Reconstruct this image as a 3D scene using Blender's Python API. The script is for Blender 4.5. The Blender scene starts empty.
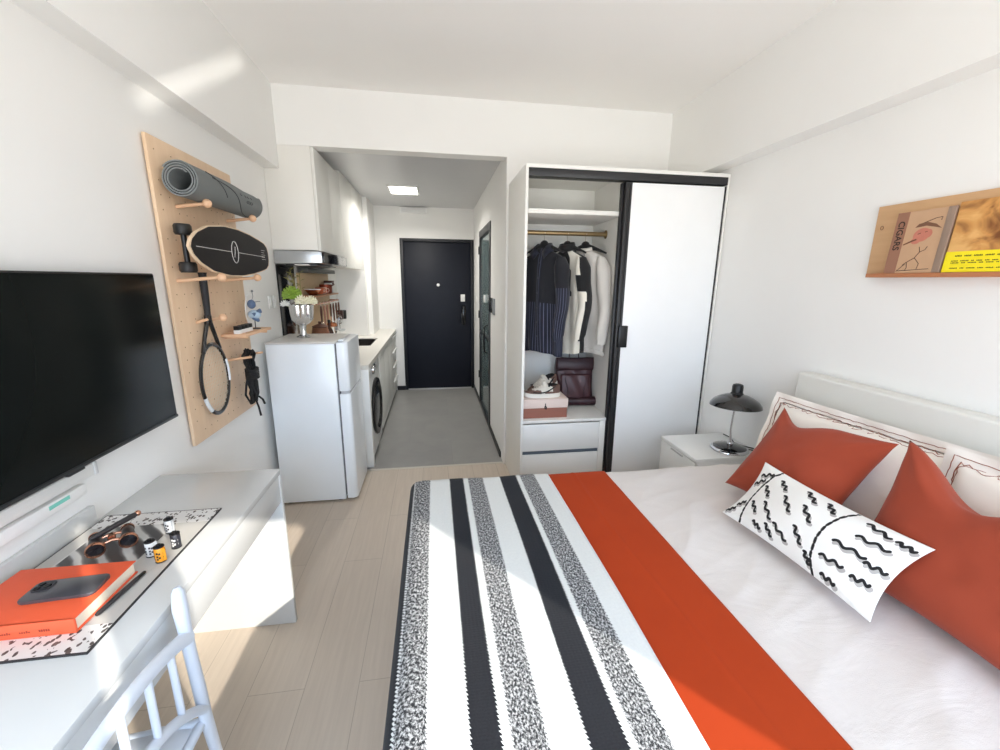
import bpy, bmesh, math, random
from math import pi, sin, cos, radians, sqrt, hypot, exp
from mathutils import Vector, Matrix, Euler, noise as mnoise

random.seed(7)
SC = bpy.context.scene
COL = SC.collection
V = Vector

# ------------------------------------------------------------------ materials
def lin(c):
    c = c / 255.0
    return c / 12.92 if c <= 0.04045 else ((c + 0.055) / 1.055) ** 2.4

def rgb(r, g, b):
    return (lin(r), lin(g), lin(b), 1.0)

MATS = {}

class NT:
    """tiny node-tree helper"""
    def __init__(self, name):
        self.m = bpy.data.materials.new(name)
        self.m.use_nodes = True
        self.t = self.m.node_tree
        self.b = self.t.nodes['Principled BSDF']
    def n(self, kind, **kw):
        nd = self.t.nodes.new(kind)
        for k, v in kw.items():
            if k.startswith('i_'):
                key = k[2:]
                nd.inputs[int(key) if key.isdigit() else key].default_value = v
            else:
                setattr(nd, k, v)
        return nd
    def l(self, a, b):
        self.t.links.new(a, b)
    def math(self, op, a, b=None, clamp=False):
        nd = self.n('ShaderNodeMath', operation=op, use_clamp=clamp)
        for i, x in enumerate((a, b)):
            if x is None:
                continue
            if isinstance(x, (int, float)):
                nd.inputs[i].default_value = x
            else:
                self.l(x, nd.inputs[i])
        return nd.outputs[0]
    def mix(self, fac, c1, c2):
        nd = self.n('ShaderNodeMix', data_type='RGBA')
        if isinstance(fac, (int, float)):
            nd.inputs[0].default_value = fac
        else:
            self.l(fac, nd.inputs[0])
        for i, c in ((6, c1), (7, c2)):
            if isinstance(c, tuple):
                nd.inputs[i].default_value = c
            else:
                self.l(c, nd.inputs[i])
        return nd.outputs[2]
    def ramp(self, src, stops, interp='LINEAR'):
        nd = self.n('ShaderNodeValToRGB')
        cr = nd.color_ramp
        cr.interpolation = interp
        while len(cr.elements) < len(stops):
            cr.elements.new(0.5)
        for e, (p, c) in zip(cr.elements, stops):
            e.position = p
            e.color = c if isinstance(c, tuple) else (c, c, c, 1)
        self.l(src, nd.inputs[0])
        return nd.outputs[0]
    def noise(self, scale, detail=4, rough=0.55, vec=None, dist=0.0):
        nd = self.n('ShaderNodeTexNoise')
        nd.inputs['Scale'].default_value = scale
        nd.inputs['Detail'].default_value = detail
        nd.inputs['Roughness'].default_value = rough
        nd.inputs['Distortion'].default_value = dist
        if vec is not None:
            self.l(vec, nd.inputs['Vector'])
        return nd.outputs[0]
    def coord(self, which='Object'):
        return self.n('ShaderNodeTexCoord').outputs[which]
    def mapping(self, vec, scale=(1, 1, 1), loc=(0, 0, 0), rot=(0, 0, 0)):
        nd = self.n('ShaderNodeMapping')
        nd.inputs['Scale'].default_value = scale
        nd.inputs['Location'].default_value = loc
        nd.inputs['Rotation'].default_value = rot
        self.l(vec, nd.inputs['Vector'])
        return nd.outputs[0]
    def bump(self, h, strength=0.2, dist=0.01):
        nd = self.n('ShaderNodeBump')
        nd.inputs['Strength'].default_value = strength
        nd.inputs['Distance'].default_value = dist
        self.l(h, nd.inputs['Height'])
        self.l(nd.outputs[0], self.b.inputs['Normal'])
    def base(self, c):
        if isinstance(c, tuple):
            self.b.inputs['Base Color'].default_value = c
        else:
            self.l(c, self.b.inputs['Base Color'])
    def attr(self, name):
        nd = self.n('ShaderNodeAttribute')
        nd.attribute_name = name
        return nd.outputs['Fac']

def M(name, c, rough=0.5, metal=0.0, var=0.0, vs=8.0, bump=0.0, bs=60.0, spec=0.5, sheen=0.0, coat=0.0, emit=None, es=1.0):
    """plain principled material with a little procedural variation"""
    if name in MATS:
        return MATS[name]
    k = NT(name)
    col = rgb(*c)
    k.base(col)
    b = k.b
    b.inputs['Roughness'].default_value = rough
    b.inputs['Metallic'].default_value = metal
    b.inputs['Specular IOR Level'].default_value = spec
    if sheen:
        b.inputs['Sheen Weight'].default_value = sheen
        b.inputs['Sheen Roughness'].default_value = 0.5
    if coat:
        b.inputs['Coat Weight'].default_value = coat
        b.inputs['Coat Roughness'].default_value = 0.08
    vec = k.coord('Object')
    f = k.noise(vs, 4, vec=vec)
    v = max(var, 0.02)
    dark = tuple(x * (1 - v) for x in col[:3]) + (1,)
    lite = tuple(min(1, x * (1 + v)) for x in col[:3]) + (1,)
    k.base(k.mix(f, dark, lite))
    if bump:
        k.bump(k.noise(bs, 3, vec=vec), bump, 0.004)
    if emit:
        b.inputs['Emission Color'].default_value = rgb(*emit)
        b.inputs['Emission Strength'].default_value = es
    MATS[name] = k.m
    return k.m

def m_ink(name, c1, c2, c3=None, rough=0.8, bump=0.05, bs=250.0, sheen=0.0, lo=0.45, hi=0.55):
    """two- or three-colour print driven by the vertex layers ink / ink2"""
    if name in MATS:
        return MATS[name]
    k = NT(name)
    vec = k.coord('Object')
    a = k.ramp(k.attr('ink'), [(lo, 0.0), (hi, 1.0)])
    base = rgb(*c1)
    if c3:
        a2 = k.ramp(k.attr('ink2'), [(lo, 0.0), (hi, 1.0)])
        base = k.mix(a2, base, rgb(*c3))
    k.base(k.mix(a, base, rgb(*c2)))
    k.b.inputs['Roughness'].default_value = rough
    if sheen:
        k.b.inputs['Sheen Weight'].default_value = sheen
    if bump:
        k.bump(k.noise(bs, 2, vec=vec), bump, 0.003)
    MATS[name] = k.m
    return k.m

# ------------------------------------------------------------------ mesh helpers
def box(bm, x0, x1, y0, y1, z0, z1, bev=0.0, seg=2, mi=0, mat=None):
    vs = []
    for x, y, z in ((x0, y0, z0), (x1, y0, z0), (x1, y1, z0), (x0, y1, z0), (x0, y0, z1), (x1, y0, z1), (x1, y1, z1), (x0, y1, z1)):
        p = V((x, y, z))
        vs.append(bm.verts.new(mat @ p if mat else p))
    fs = []
    for f in ((0, 3, 2, 1), (4, 5, 6, 7), (0, 1, 5, 4), (1, 2, 6, 5), (2, 3, 7, 6), (3, 0, 4, 7)):
        fc = bm.faces.new([vs[i] for i in f])
        fc.material_index = mi
        fs.append(fc)
    if bev > 0:
        es = list({e for f in fs for e in f.edges})
        r = bmesh.ops.bevel(bm, geom=es, offset=bev, segments=seg, profile=0.5, affect='EDGES', clamp_overlap=True)
        for f in r['faces']:
            f.material_index = mi
    return bm

def _frame(d):
    d = d.normalized()
    a = V((0, 0, 1)) if abs(d.z) < 0.9 else V((1, 0, 0))
    u = d.cross(a).normalized()
    return u, d.cross(u).normalized()

def tube(bm, pts, r, seg=10, closed=False, mi=0, cap=True, flat=1.0):
    pts = [V(p) for p in pts]
    n = len(pts)
    rr = r if isinstance(r, (list, tuple)) else [r] * n
    rings = []
    u = None
    for i, p in enumerate(pts):
        if closed:
            d = pts[(i + 1) % n] - pts[i - 1]
        else:
            d = pts[min(i + 1, n - 1)] - pts[max(i - 1, 0)]
        d.normalize()
        if u is None:
            u, v = _frame(d)
        else:
            u = (u - d * u.dot(d))
            if u.length < 1e-6:
                u, v = _frame(d)
            u.normalize()
            v = d.cross(u).normalized()
        rings.append([bm.verts.new(p + u * (rr[i] * cos(2 * pi * k / seg)) + v * (flat * rr[i] * sin(2 * pi * k / seg))) for k in range(seg)])
    m = n if closed else n - 1
    for i in range(m):
        a, b = rings[i], rings[(i + 1) % n]
        for k in range(seg):
            f = bm.faces.new((a[k], a[(k + 1) % seg], b[(k + 1) % seg], b[k]))
            f.material_index = mi
    if cap and not closed:
        bm.faces.new(list(reversed(rings[0]))).material_index = mi
        bm.faces.new(rings[-1]).material_index = mi
    return bm

def rod(bm, p0, p1, r0, r1=None, seg=14, mi=0):
    return tube(bm, [p0, p1], [r0, r0 if r1 is None else r1], seg, mi=mi)

def lathe(bm, prof, o=(0, 0, 0), seg=32, mi=0, mat=None, sx=1.0, sy=1.0, cap=True):
    o = V(o)
    rings = []
    for r, z in prof:
        ring = []
        for k in range(seg):
            a = 2 * pi * k / seg
            p = V((r * sx * cos(a), r * sy * sin(a), z))
            if mat:
                p = mat @ p
            ring.append(bm.verts.new(p + o))
        rings.append(ring)
    for a, b in zip(rings, rings[1:]):
        for k in range(seg):
            bm.faces.new((a[k], a[(k + 1) % seg], b[(k + 1) % seg], b[k])).material_index = mi
    if cap:
        bm.faces.new(list(reversed(rings[0]))).material_index = mi
        bm.faces.new(rings[-1]).material_index = mi
    return bm

def ball(bm, c, r, sx=1, sy=1, sz=1, seg=16, mi=0):
    n = seg // 2
    prof = [(max(1e-4, r * sin(pi * i / n)), -r * cos(pi * i / n) * sz) for i in range(n + 1)]
    return lathe(bm, prof, c, seg, mi, sx=sx, sy=sy)

def prism(bm, outline, fn, c0, c1, mi=0, bev=0.0, seg=2):
    """outline: list of (a,b); fn(a,b,c) -> xyz"""
    A = [bm.verts.new(V(fn(a, b, c0))) for a, b in outline]
    B = [bm.verts.new(V(fn(a, b, c1))) for a, b in outline]
    fs = [bm.faces.new(list(reversed(A))), bm.faces.new(B)]
    n = len(outline)
    for i in range(n):
        fs.append(bm.faces.new((A[i], A[(i + 1) % n], B[(i + 1) % n], B[i])))
    for f in fs:
        f.material_index = mi
    if bev:
        es = list({e for f in fs[:2] for e in f.edges})
        r = bmesh.ops.bevel(bm, geom=es, offset=bev, segments=seg, profile=0.5, affect='EDGES')
        for f in r['faces']:
            f.material_index = mi
    return bm

def rrect(w, h, r, n=6, cx=0, cy=0):
    out = []
    for sx, sy, a0 in ((1, 1, 0), (-1, 1, 90), (-1, -1, 180), (1, -1, 270)):
        for i in range(n + 1):
            a = radians(a0 + 90 * i / n)
            out.append((cx + sx * (w / 2 - r) + r * cos(a), cy + sy * (h / 2 - r) + r * sin(a)))
    return out

def surf(bm, nu, nv, fn, closed_u=False, mi=0, uvfn=None, inkfn=None):
    """grid surface; fn(i/nu, j/nv) -> xyz; optional uv and ink layers"""
    ink = ink2 = None
    if inkfn:
        ink = bm.verts.layers.float.get('ink') or bm.verts.layers.float.new('ink')
        ink2 = bm.verts.layers.float.get('ink2') or bm.verts.layers.float.new('ink2')
    uvl = None
    if uvfn:
        uvl = bm.loops.layers.uv.get('UVMap') or bm.loops.layers.uv.new('UVMap')
    G = []
    for i in range(nu if closed_u else nu + 1):
        row = []
        for j in range(nv + 1):
            v = bm.verts.new(V(fn(i / nu, j / nv)))
            if inkfn:
                q = inkfn(i / nu, j / nv)
                v[ink], v[ink2] = q if isinstance(q, tuple) else (q, 0.0)
            row.append(v)
        G.append(row)
    for i in range(nu):
        a, b = G[i], G[(i + 1) % len(G)]
        for j in range(nv):
            f = bm.faces.new((a[j], b[j], b[j + 1], a[j + 1]))
            f.material_index = mi
            if uvl:
                for lp, (p, q) in zip(f.loops, ((i, j), (i + 1, j), (i + 1, j + 1), (i, j + 1))):
                    lp[uvl].uv = uvfn(p / nu, q / nv)
    return G

ORG = {}

def BM():
    return bmesh.new()

def _mesh(name, bm, mats, smooth, angle=40, merge=False):
    if merge:
        bmesh.ops.remove_doubles(bm, verts=bm.verts, dist=1e-5)
    bmesh.ops.recalc_face_normals(bm, faces=bm.faces)
    me = bpy.data.meshes.new(name)
    bm.to_mesh(me)
    bm.free()
    for m in (mats if isinstance(mats, (list, tuple)) else [mats]):
        me.materials.append(m)
    if smooth:
        for p in me.polygons:
            p.use_smooth = True
        if angle < 180:
            me.set_sharp_from_angle(angle=radians(angle))
    return me

def tag(o, label, cat, group=None):
    o['label'] = label
    o['category'] = cat
    if group:
        o['group'] = group
    return o

def thing(name, label, cat, loc=(0, 0, 0), rot=(0, 0, 0), group=None, kind=None):
    o = bpy.data.objects.new(name, None)
    o.empty_display_size = 0.05
    COL.objects.link(o)
    o.location = loc
    o.rotation_euler = rot
    ORG[o] = V(loc)
    if kind:
        o['kind'] = kind
    if label:
        tag(o, label, cat, group)
    return o

def part(name, bm, mats, parent, world=True, smooth=True, angle=40, label=None, stuff=False, merge=False):
    """child mesh.  world=True: geometry is in world space and its thing is unrotated"""
    me = _mesh(name, bm, mats, smooth, angle, merge)
    og = ORG[parent]
    if world:
        me.transform(Matrix.Translation(-og))
    o = bpy.data.objects.new(name, me)
    COL.objects.link(o)
    o.parent = parent
    ORG[o] = og
    if label:
        o['label'] = label
    if stuff:
        o['kind'] = 'stuff'
    return o

def solo(name, bm, mats, label=None, cat=None, group=None, kind=None, smooth=True, angle=40, loc=None, rot=None, recentre=True, merge=False):
    """a thing that is one mesh.  With loc/rot the geometry is local, otherwise world."""
    me = _mesh(name, bm, mats, smooth, angle, merge)
    o = bpy.data.objects.new(name, me)
    COL.objects.link(o)
    if loc is not None:
        o.location = loc
        o.rotation_euler = rot or (0, 0, 0)
        ORG[o] = V(loc)
    elif recentre:
        xs = [v.co for v in me.vertices]
        c = V(((min(p.x for p in xs) + max(p.x for p in xs)) / 2, (min(p.y for p in xs) + max(p.y for p in xs)) / 2, min(p.z for p in xs)))
        me.transform(Matrix.Translation(-c))
        o.location = c
        ORG[o] = c
    else:
        ORG[o] = V((0, 0, 0))
    if kind:
        o['kind'] = kind
    if label:
        tag(o, label, cat, group)
    return o

def copy_tree(src, parent=None):
    c = src.copy()
    COL.objects.link(c)
    if parent is not None:
        c.parent = parent
    for ch in list(src.children):
        copy_tree(ch, c)
    return c

def seg_dist(px, py, ax, ay, bx, by):
    dx, dy = bx - ax, by - ay
    l2 = dx * dx + dy * dy
    t = 0 if l2 == 0 else max(0, min(1, ((px - ax) * dx + (py - ay) * dy) / l2))
    return hypot(px - ax - t * dx, py - ay - t * dy)

def poly_dist(px, py, pts):
    return min(seg_dist(px, py, *pts[i], *pts[i + 1]) for i in range(len(pts) - 1))

def inkval(d, half, soft):
    return max(0.0, min(1.0, 0.5 + (half - d) / soft))

def text_bm(s, size, fn, depth=0.0008, bold=0.0):
    """lettering as mesh: fn(x,y,z)->xyz, x along the writing, centred"""
    cu = bpy.data.curves.new('lettering', 'FONT')
    cu.body = s
    cu.size = size
    cu.extrude = depth / 2
    cu.offset = bold
    cu.align_x = 'CENTER'
    cu.align_y = 'CENTER'
    cu.resolution_u = 3
    o = bpy.data.objects.new('lettering', cu)
    COL.objects.link(o)
    bpy.context.view_layer.update()
    dg = bpy.context.evaluated_depsgraph_get()
    me = bpy.data.meshes.new_from_object(o.evaluated_get(dg))
    bpy.data.objects.remove(o)
    bpy.data.curves.remove(cu)
    bm = bmesh.new()
    bm.from_mesh(me)
    bpy.data.meshes.remove(me)
    for v in bm.verts:
        v.co = V(fn(v.co.x, v.co.y, v.co.z))
    return bm

# ------------------------------------------------------------------ key dimensions (metres)
XL, XR = -1.13, 1.962
YB, YD = 3.30, 5.94
YW = -0.70            # window wall (behind the viewpoint)
ZC, ZH = 2.808, 2.487
XC = 0.56             # right wall of the entrance corridor

WHITE = M('painted_plaster', (238, 237, 234), 0.75, var=0.012, vs=3, bump=0.02, bs=180)
WHITE_R = WHITE
CEILM = M('ceiling_paint', (244, 242, 239), 0.85, var=0.01, vs=2)
LAC = M('white_lacquer', (235, 235, 232), 0.35, var=0.01, vs=4)
BLACKM = M('black_metal', (18, 18, 20), 0.4, metal=0.0, var=0.1, vs=20)
CHROME = M('chrome', (215, 215, 218), 0.12, metal=1.0)
STEEL = M('brushed_steel', (196, 200, 203), 0.3, metal=0.9, var=0.05, vs=30)

def m_floor():
    k = NT('pale_wood_planks')
    co = k.coord('Object')
    sep = k.n('ShaderNodeSeparateXYZ')
    k.l(co, sep.inputs[0])
    cmb = k.n('ShaderNodeCombineXYZ')
    k.l(k.math('ADD', sep.outputs[1], 1.0), cmb.inputs[0])
    k.l(k.math('ADD', sep.outputs[0], 1.354 + 2.05), cmb.inputs[1])
    br = k.n('ShaderNodeTexBrick')
    br.offset = 0.37
    br.squash = 1.0
    br.inputs['Scale'].default_value = 1.0
    br.inputs['Mortar Size'].default_value = 0.0016
    br.inputs['Mortar Smooth'].default_value = 0.2
    br.inputs['Bias'].default_value = 0.0
    br.inputs['Brick Width'].default_value = 1.2
    br.inputs['Row Height'].default_value = 0.205
    br.inputs['Color1'].default_value = rgb(197, 184, 170)
    br.inputs['Color2'].default_value = rgb(192, 179, 165)
    br.inputs['Mortar'].default_value = rgb(168, 156, 143)
    k.l(cmb.outputs[0], br.inputs['Vector'])
    g = k.noise(1.0, 5, 0.6, vec=k.mapping(co, (60, 3.0, 1)), dist=0.4)
    gr = k.ramp(g, [(0.3, (0.93, 0.92, 0.91, 1)), (0.7, (1.04, 1.04, 1.03, 1))])
    mx = k.n('ShaderNodeMix', data_type='RGBA', blend_type='MULTIPLY')
    mx.inputs[0].default_value = 1.0
    k.l(br.outputs[0], mx.inputs[6])
    k.l(gr, mx.inputs[7])
    k.base(mx.outputs[2])
    k.b.inputs['Roughness'].default_value = 0.5
    k.bump(g, 0.03, 0.002)
    return k.m

def m_tile():
    k = NT('grey_cement_tile')
    co = k.coord('Object')
    br = k.n('ShaderNodeTexBrick')
    br.offset = 0.5
    br.inputs['Scale'].default_value = 1.0
    br.inputs['Mortar Size'].default_value = 0.0015
    br.inputs['Brick Width'].default_value = 0.8
    br.inputs['Row Height'].default_value = 0.8
    br.inputs['Color1'].default_value = rgb(147, 146, 143)
    br.inputs['Color2'].default_value = rgb(143, 142, 140)
    br.inputs['Mortar'].default_value = rgb(136, 135, 133)
    k.l(k.mapping(co, loc=(0.27, 0.1, 0)), br.inputs['Vector'])
    n1 = k.noise(4.0, 6, 0.6, vec=co, dist=0.6)
    cl = k.ramp(n1, [(0.3, (0.93, 0.93, 0.93, 1)), (0.72, (1.06, 1.06, 1.05, 1))])
    mx = k.n('ShaderNodeMix', data_type='RGBA', blend_type='MULTIPLY')
    mx.inputs[0].default_value = 1.0
    k.l(br.outputs[0], mx.inputs[6])
    k.l(cl, mx.inputs[7])
    k.base(mx.outputs[2])
    k.b.inputs['Roughness'].default_value = 0.38
    return k.m

FLOORM, TILEM = m_floor(), m_tile()

# ------------------------------------------------------------------ room shell
def S(name, boxes, m, bev=0.0):
    bm = BM()
    for b in boxes:
        box(bm, *b, bev=bev)
    return solo(name, bm, m, kind='structure', recentre=False, smooth=False)

S('floor', [(XL - .1, XR + .1, YW - .1, 3.325, -.1, 0)], FLOORM)
S('floor_corridor', [(XL - .1, XC + .1, 3.325, YD + .1, -.1, 0)], TILEM)
S('trim_1', [(-0.60, 0.56, 3.312, 3.338, 0, 0.003)], M('pale_threshold', (196, 190, 180), 0.4))
S('ceiling', [(XL - .1, XR + .1, YW - .1, YB + .12, ZC, ZC + .1)], CEILM)
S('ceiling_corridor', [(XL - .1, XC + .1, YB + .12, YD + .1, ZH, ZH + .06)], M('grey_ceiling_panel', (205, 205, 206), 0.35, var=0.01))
S('wall_left', [(XL - .1, XL, YW - .1, YD + .1, 0, ZC)], WHITE)
S('wall_right', [(XR, XR + .1, YW - .1, YB + .12, 0, ZC)], WHITE)
S('wall_back', [(XL, XC, YB, YB + .12, 2.441, ZC), (XC, XR, YB, YB + .12, 0, ZC)], WHITE)
S('beam_left', [(XL, -1.03, YW, YB, 2.288, ZC)], WHITE)
S('beam_right', [(1.845, XR, YW, YB, 2.29, ZC)], WHITE)
# window wall behind the viewpoint: daylight openings, with middle piers and slit added to shade the desk
ZS, ZT = 0.35, 2.16
S('wall_rear_shade_piers', [(XL, XR, YW - .1, YW, 0, ZS), (XL, XR, YW - .1, YW, ZT, ZC),
                (XL, -1.05, YW - .1, YW, ZS, ZT), (0.12, 0.53, YW - .1, YW, ZS, ZT), (0.64, 0.75, YW - .1, YW, ZS, ZT), (1.85, XR, YW - .1, YW, ZS, ZT)], WHITE)
wf = BM()
for a, b in ((-1.05, 0.12), (0.75, 1.85)):
    for q in ((a, a + .04, ZS, ZT), (b - .04, b, ZS, ZT), (a, b, ZS, ZS + .04), (a, b, ZT - .03, ZT)):
        box(wf, q[0], q[1], YW - .08, YW - .03, q[2], q[3], 0.004)
solo('window_1', wf, LAC, kind='structure', recentre=False)
S('wall_corridor_right', [(XC, XC + .1, YB + .12, 4.175, 0, ZH), (XC, XC + .1, 5.15, YD + .1, 0, ZH), (XC, XC + .1, 4.175, 5.15, 2.11, ZH)], WHITE)
S('wall_corridor_end', [(XL, -0.434, YD, YD + .1, 0, ZH), (-0.434, XC, YD, YD + .1, 2.09, ZH)], WHITE)
S('column', [(XL, -0.75, 5.36, YD, 0.882, ZH), (XL, -0.80, 5.24, 5.36, 0.882, ZH)], WHITE)
S('baseboard_end', [(-0.545, -0.434, YD - .012, YD, 0, 0.06)], BLACKM)
S('baseboard_right', [(XC - .012, XC, 3.44, 4.175, 0, 0.05), (XC - .012, XC, 5.15, YD, 0, 0.05)], BLACKM)

# entrance door
NAVY = M('navy_door_skin', (19, 23, 35), 0.5, var=0.04, vs=6, spec=.3)
NAVYD = M('navy_door_frame', (16, 18, 25), 0.45)
d1 = thing('door_1', None, None, (0.06, YD, 0), kind='structure')
bm = BM()
box(bm, -0.394, 0.516, YD + .015, YD + .06, 0.012, 2.05, 0.003)
part('door_leaf', bm, NAVY, d1)
bm = BM()
box(bm, -0.434, -0.394, YD - .01, YD + .1, 0, 2.09, 0.003)
box(bm, 0.516, 0.556, YD - .01, YD + .1, 0, 2.09, 0.003)
box(bm, -0.394, 0.516, YD - .01, YD + .1, 2.05, 2.09, 0.003)
part('door_frame', bm, NAVYD, d1)
bm = BM()
box(bm, -0.394, 0.516, YD - .02, YD + .1, 0.0, 0.012, 0.002)
part('threshold', bm, M('pale_metal_sill', (205, 205, 203), 0.3, metal=.5), d1)
bm = BM()
lathe(bm, [(0.022, 0), (0.022, 0.008), (0.016, 0.014), (0.008, 0.014)], (0.063, YD + .015, 1.482), 20, mat=Matrix.Rotation(radians(90), 4, 'X'))
part('peephole', bm, M('white_plastic', (240, 240, 238), 0.4), d1, label='white round peephole')
bm = BM()
box(bm, 0.372, 0.432, YD + .003, YD + .016, 1.255, 1.355, 0.004)
part('sticker_plate', bm, MATS['white_plastic'], d1, label='small white plate on the door leaf')
bm = BM()
box(bm, 0.385, 0.44, YD - .012, YD + .016, 0.93, 1.2, 0.012)
lk = part('door_lock', bm, M('black_glass', (10, 11, 14), 0.12), d1)
bm = BM()
box(bm, 0.375, 0.398, YD - .045, YD - .028, 0.945, 1.10, 0.006)
box(bm, 0.378, 0.396, YD - .03, YD - .01, 0.955, 0.975, 0.003)
part('lock_handle', bm, BLACKM, lk)

# bathroom door: black frame with dim glass
d2 = thing('door_2', None, None, (XC, 4.66, 0), kind='structure')
bm = BM()
for q in ((4.175, 4.245, 0, 2.11), (5.08, 5.15, 0, 2.11), (4.245, 5.08, 2.03, 2.11), (4.245, 5.08, 0, 0.05), (4.245, 5.08, 0.93, 0.955)):
    box(bm, XC - .012, XC + .05, q[0], q[1], q[2], q[3], 0.003)
part('door_frame', bm, M('charcoal_door_frame', (46, 48, 50), 0.35), d2)
gk = NT('dim_reeded_glass')
gk.base(rgb(108, 124, 124))
gk.b.inputs['Roughness'].default_value = 0.12
gk.b.inputs['Specular IOR Level'].default_value = 0.6
gv = gk.coord('Object')
gk.base(gk.mix(gk.noise(3, 2, vec=gv), rgb(92, 108, 108), rgb(122, 138, 138)))
bm = BM()
box(bm, XC + .01, XC + .02, 4.245, 5.08, 0.05, 2.03)
part('glass_pane', bm, gk.m, d2)
bm = BM()
tube(bm, [(XC - .012, 4.29, 0.80), (XC - .05, 4.29, 0.82), (XC - .055, 4.29, 0.95), (XC - .05, 4.29, 1.08), (XC - .012, 4.29, 1.10)], 0.009, 8)
part('door_handle', bm, BLACKM, d2)
bm = BM()
box(bm, XC - .006, XC + .012, 4.62, 4.72, 1.31, 1.39, 0.002)
part('door_sign', bm, MATS['white_plastic'], d2, label='small white sign on the glass')
for z in (0.35, 1.1, 1.85):
    bm = BM()
    rod(bm, (XC - .016, 5.12, z), (XC - .016, 5.12, z + .09), 0.009)
    part('hinge', bm, BLACKM, d2)

# ------------------------------------------------------------------ corridor fittings
cl = thing('ceiling_light', 'square flush ceiling light glowing white in the corridor ceiling', 'light', (-0.29, 4.87, ZH - .012))
bm = BM()
for q in ((-.45, -.13, 4.66, 4.68), (-.45, -.13, 5.06, 5.08), (-.45, -.43, 4.68, 5.06), (-.15, -.13, 4.68, 5.06)):
    box(bm, q[0], q[1], q[2], q[3], ZH - .012, ZH - .0005, 0.002)
part('frame', bm, LAC, cl)
bm = BM()
box(bm, -.43, -.15, 4.68, 5.06, ZH - .009, ZH - .001)
part('diffuser', bm, M('lamp_diffuser', (255, 255, 255), 0.5, emit=(255, 250, 240), es=9.0), cl)

av = thing('air_vent', 'white flat vent box high above the dark entrance door', 'vent', (-0.235, 5.91, 2.40))
bm = BM()
box(bm, -.41, -.06, 5.885, 5.939, 2.40, 2.468, 0.004)
part('housing', bm, MATS['white_plastic'], av)
bm = BM()
for i in range(4):
    box(bm, -.39, -.08, 5.882, 5.886, 2.412 + i * .014, 2.418 + i * .014)
part('slats', bm, M('pale_grey_plastic', (214, 215, 214), 0.5), av)

ic = thing('intercom', 'small black and grey intercom panel on the corridor wall beside the bathroom door', 'intercom', (XC, 3.99, 1.24))
bm = BM()
box(bm, XC - .022, XC + .0005, 3.985, 4.155, 1.245, 1.385, 0.006)
part('screen', bm, MATS['black_glass'], ic)
bm = BM()
box(bm, XC - .012, XC + .0005, 3.865, 3.98, 1.235, 1.385, 0.006)
part('handset', bm, M('silver_grey_plastic', (150, 153, 156), 0.35), ic)
sw = thing('light_switch', 'white light switch on the corridor wall between bathroom door and entrance door', 'switch', (XC, 5.6, 1.26))
bm = BM()
box(bm, XC - .008, XC - .0005, 5.56, 5.646, 1.26, 1.346, 0.003)
part('plate', bm, MATS['white_plastic'], sw)
bm = BM()
box(bm, XC - .012, XC - .008, 5.575, 5.631, 1.275, 1.331, 0.002)
part('rocker', bm, LAC, sw)

for i, (y, lab) in enumerate(((3.115, 'white wall switch nearer the wooden peg board'), (3.205, 'white wall switch nearer the black kitchen splash panel'))):
    s = thing('wall_switch', lab, 'switch', (XL, y + .035, 1.345), group='white switches above the fridge')
    bm = BM()
    box(bm, XL + .0005, XL + .008, y, y + .07, 1.345, 1.432, 0.003)
    part('plate', bm, MATS['white_plastic'], s)
    bm = BM()
    box(bm, XL + .008, XL + .012, y + .018, y + .052, 1.36, 1.417, 0.002)
    part('rocker', bm, LAC, s)

# ------------------------------------------------------------------ kitchen
CREAM = M('cream_cabinet_front', (228, 227, 221), 0.5, var=0.01, spec=.3)
CABSIDE = M('cream_cabinet_side', (232, 230, 224), 0.4, var=0.01)
def upper_cab(name, y0, y1, z0, z1, label, ndoor):
    t = thing(name, label, 'cabinet', (-0.96, (y0 + y1) / 2, z0), group='upper kitchen cabinets')
    bm = BM()
    box(bm, XL + .001, -0.819, y0, y1, z0, z1, 0.001)
    part('carcass', bm, CABSIDE, t)
    w = (y1 - y0) / ndoor
    for i in range(ndoor):
        bm = BM()
        box(bm, -0.818, -0.797, y0 + i * w + .0015, y0 + (i + 1) * w - .0015, z0 - .006, z1 - .002, 0.0025)
        part('door', bm, CREAM, t)
upper_cab('upper_cabinet', 3.302, 4.13, 1.752, 2.4405, 'white upper kitchen cabinet directly above the range hood', 2)
upper_cab('upper_cabinet', 4.132, 5.2, 1.66, 2.485, 'deeper hanging white upper kitchen cabinet next to the corner column', 2)

hood = thing('range_hood', 'slim steel and black range hood under the upper cabinet', 'range hood', (-0.95, 3.7, 1.655))
bm = BM()
prism(bm, [(XL + .002, 1.748), (XL + .002, 1.655), (-0.80, 1.665), (-0.80, 1.738), (-0.82, 1.748)], lambda a, b, c: (a, c, b), 3.312, 4.12, bev=0.003)
part('body', bm, STEEL, hood)
bm = BM()
box(bm, -0.80, -0.782, 3.306, 4.125, 1.662, 1.742, 0.004)
part('control_front', bm, MATS['black_glass'], hood, label='black glass control front')
bm = BM()
box(bm, -1.08, -0.86, 3.40, 3.70, 1.648, 1.655, 0.002)
box(bm, -1.08, -0.86, 3.73, 4.03, 1.648, 1.655, 0.002)
part('filter', bm, M('hood_filter', (92, 94, 96), 0.4, metal=0.8), hood)
bm = BM()
box(bm, -1.0, -0.9, 3.33, 3.37, 1.645, 1.655, 0.003)
part('lamp', bm, M('hood_lamp', (235, 235, 230), 0.3), hood)

sp = BM()
box(sp, XL + .001, XL + .012, 3.325, 3.70, 0.89, 1.652, 0.002)
solo('splash_panel', sp, MATS['black_glass'], 'tall black glass splash panel on the wall under the range hood', 'panel')

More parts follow.
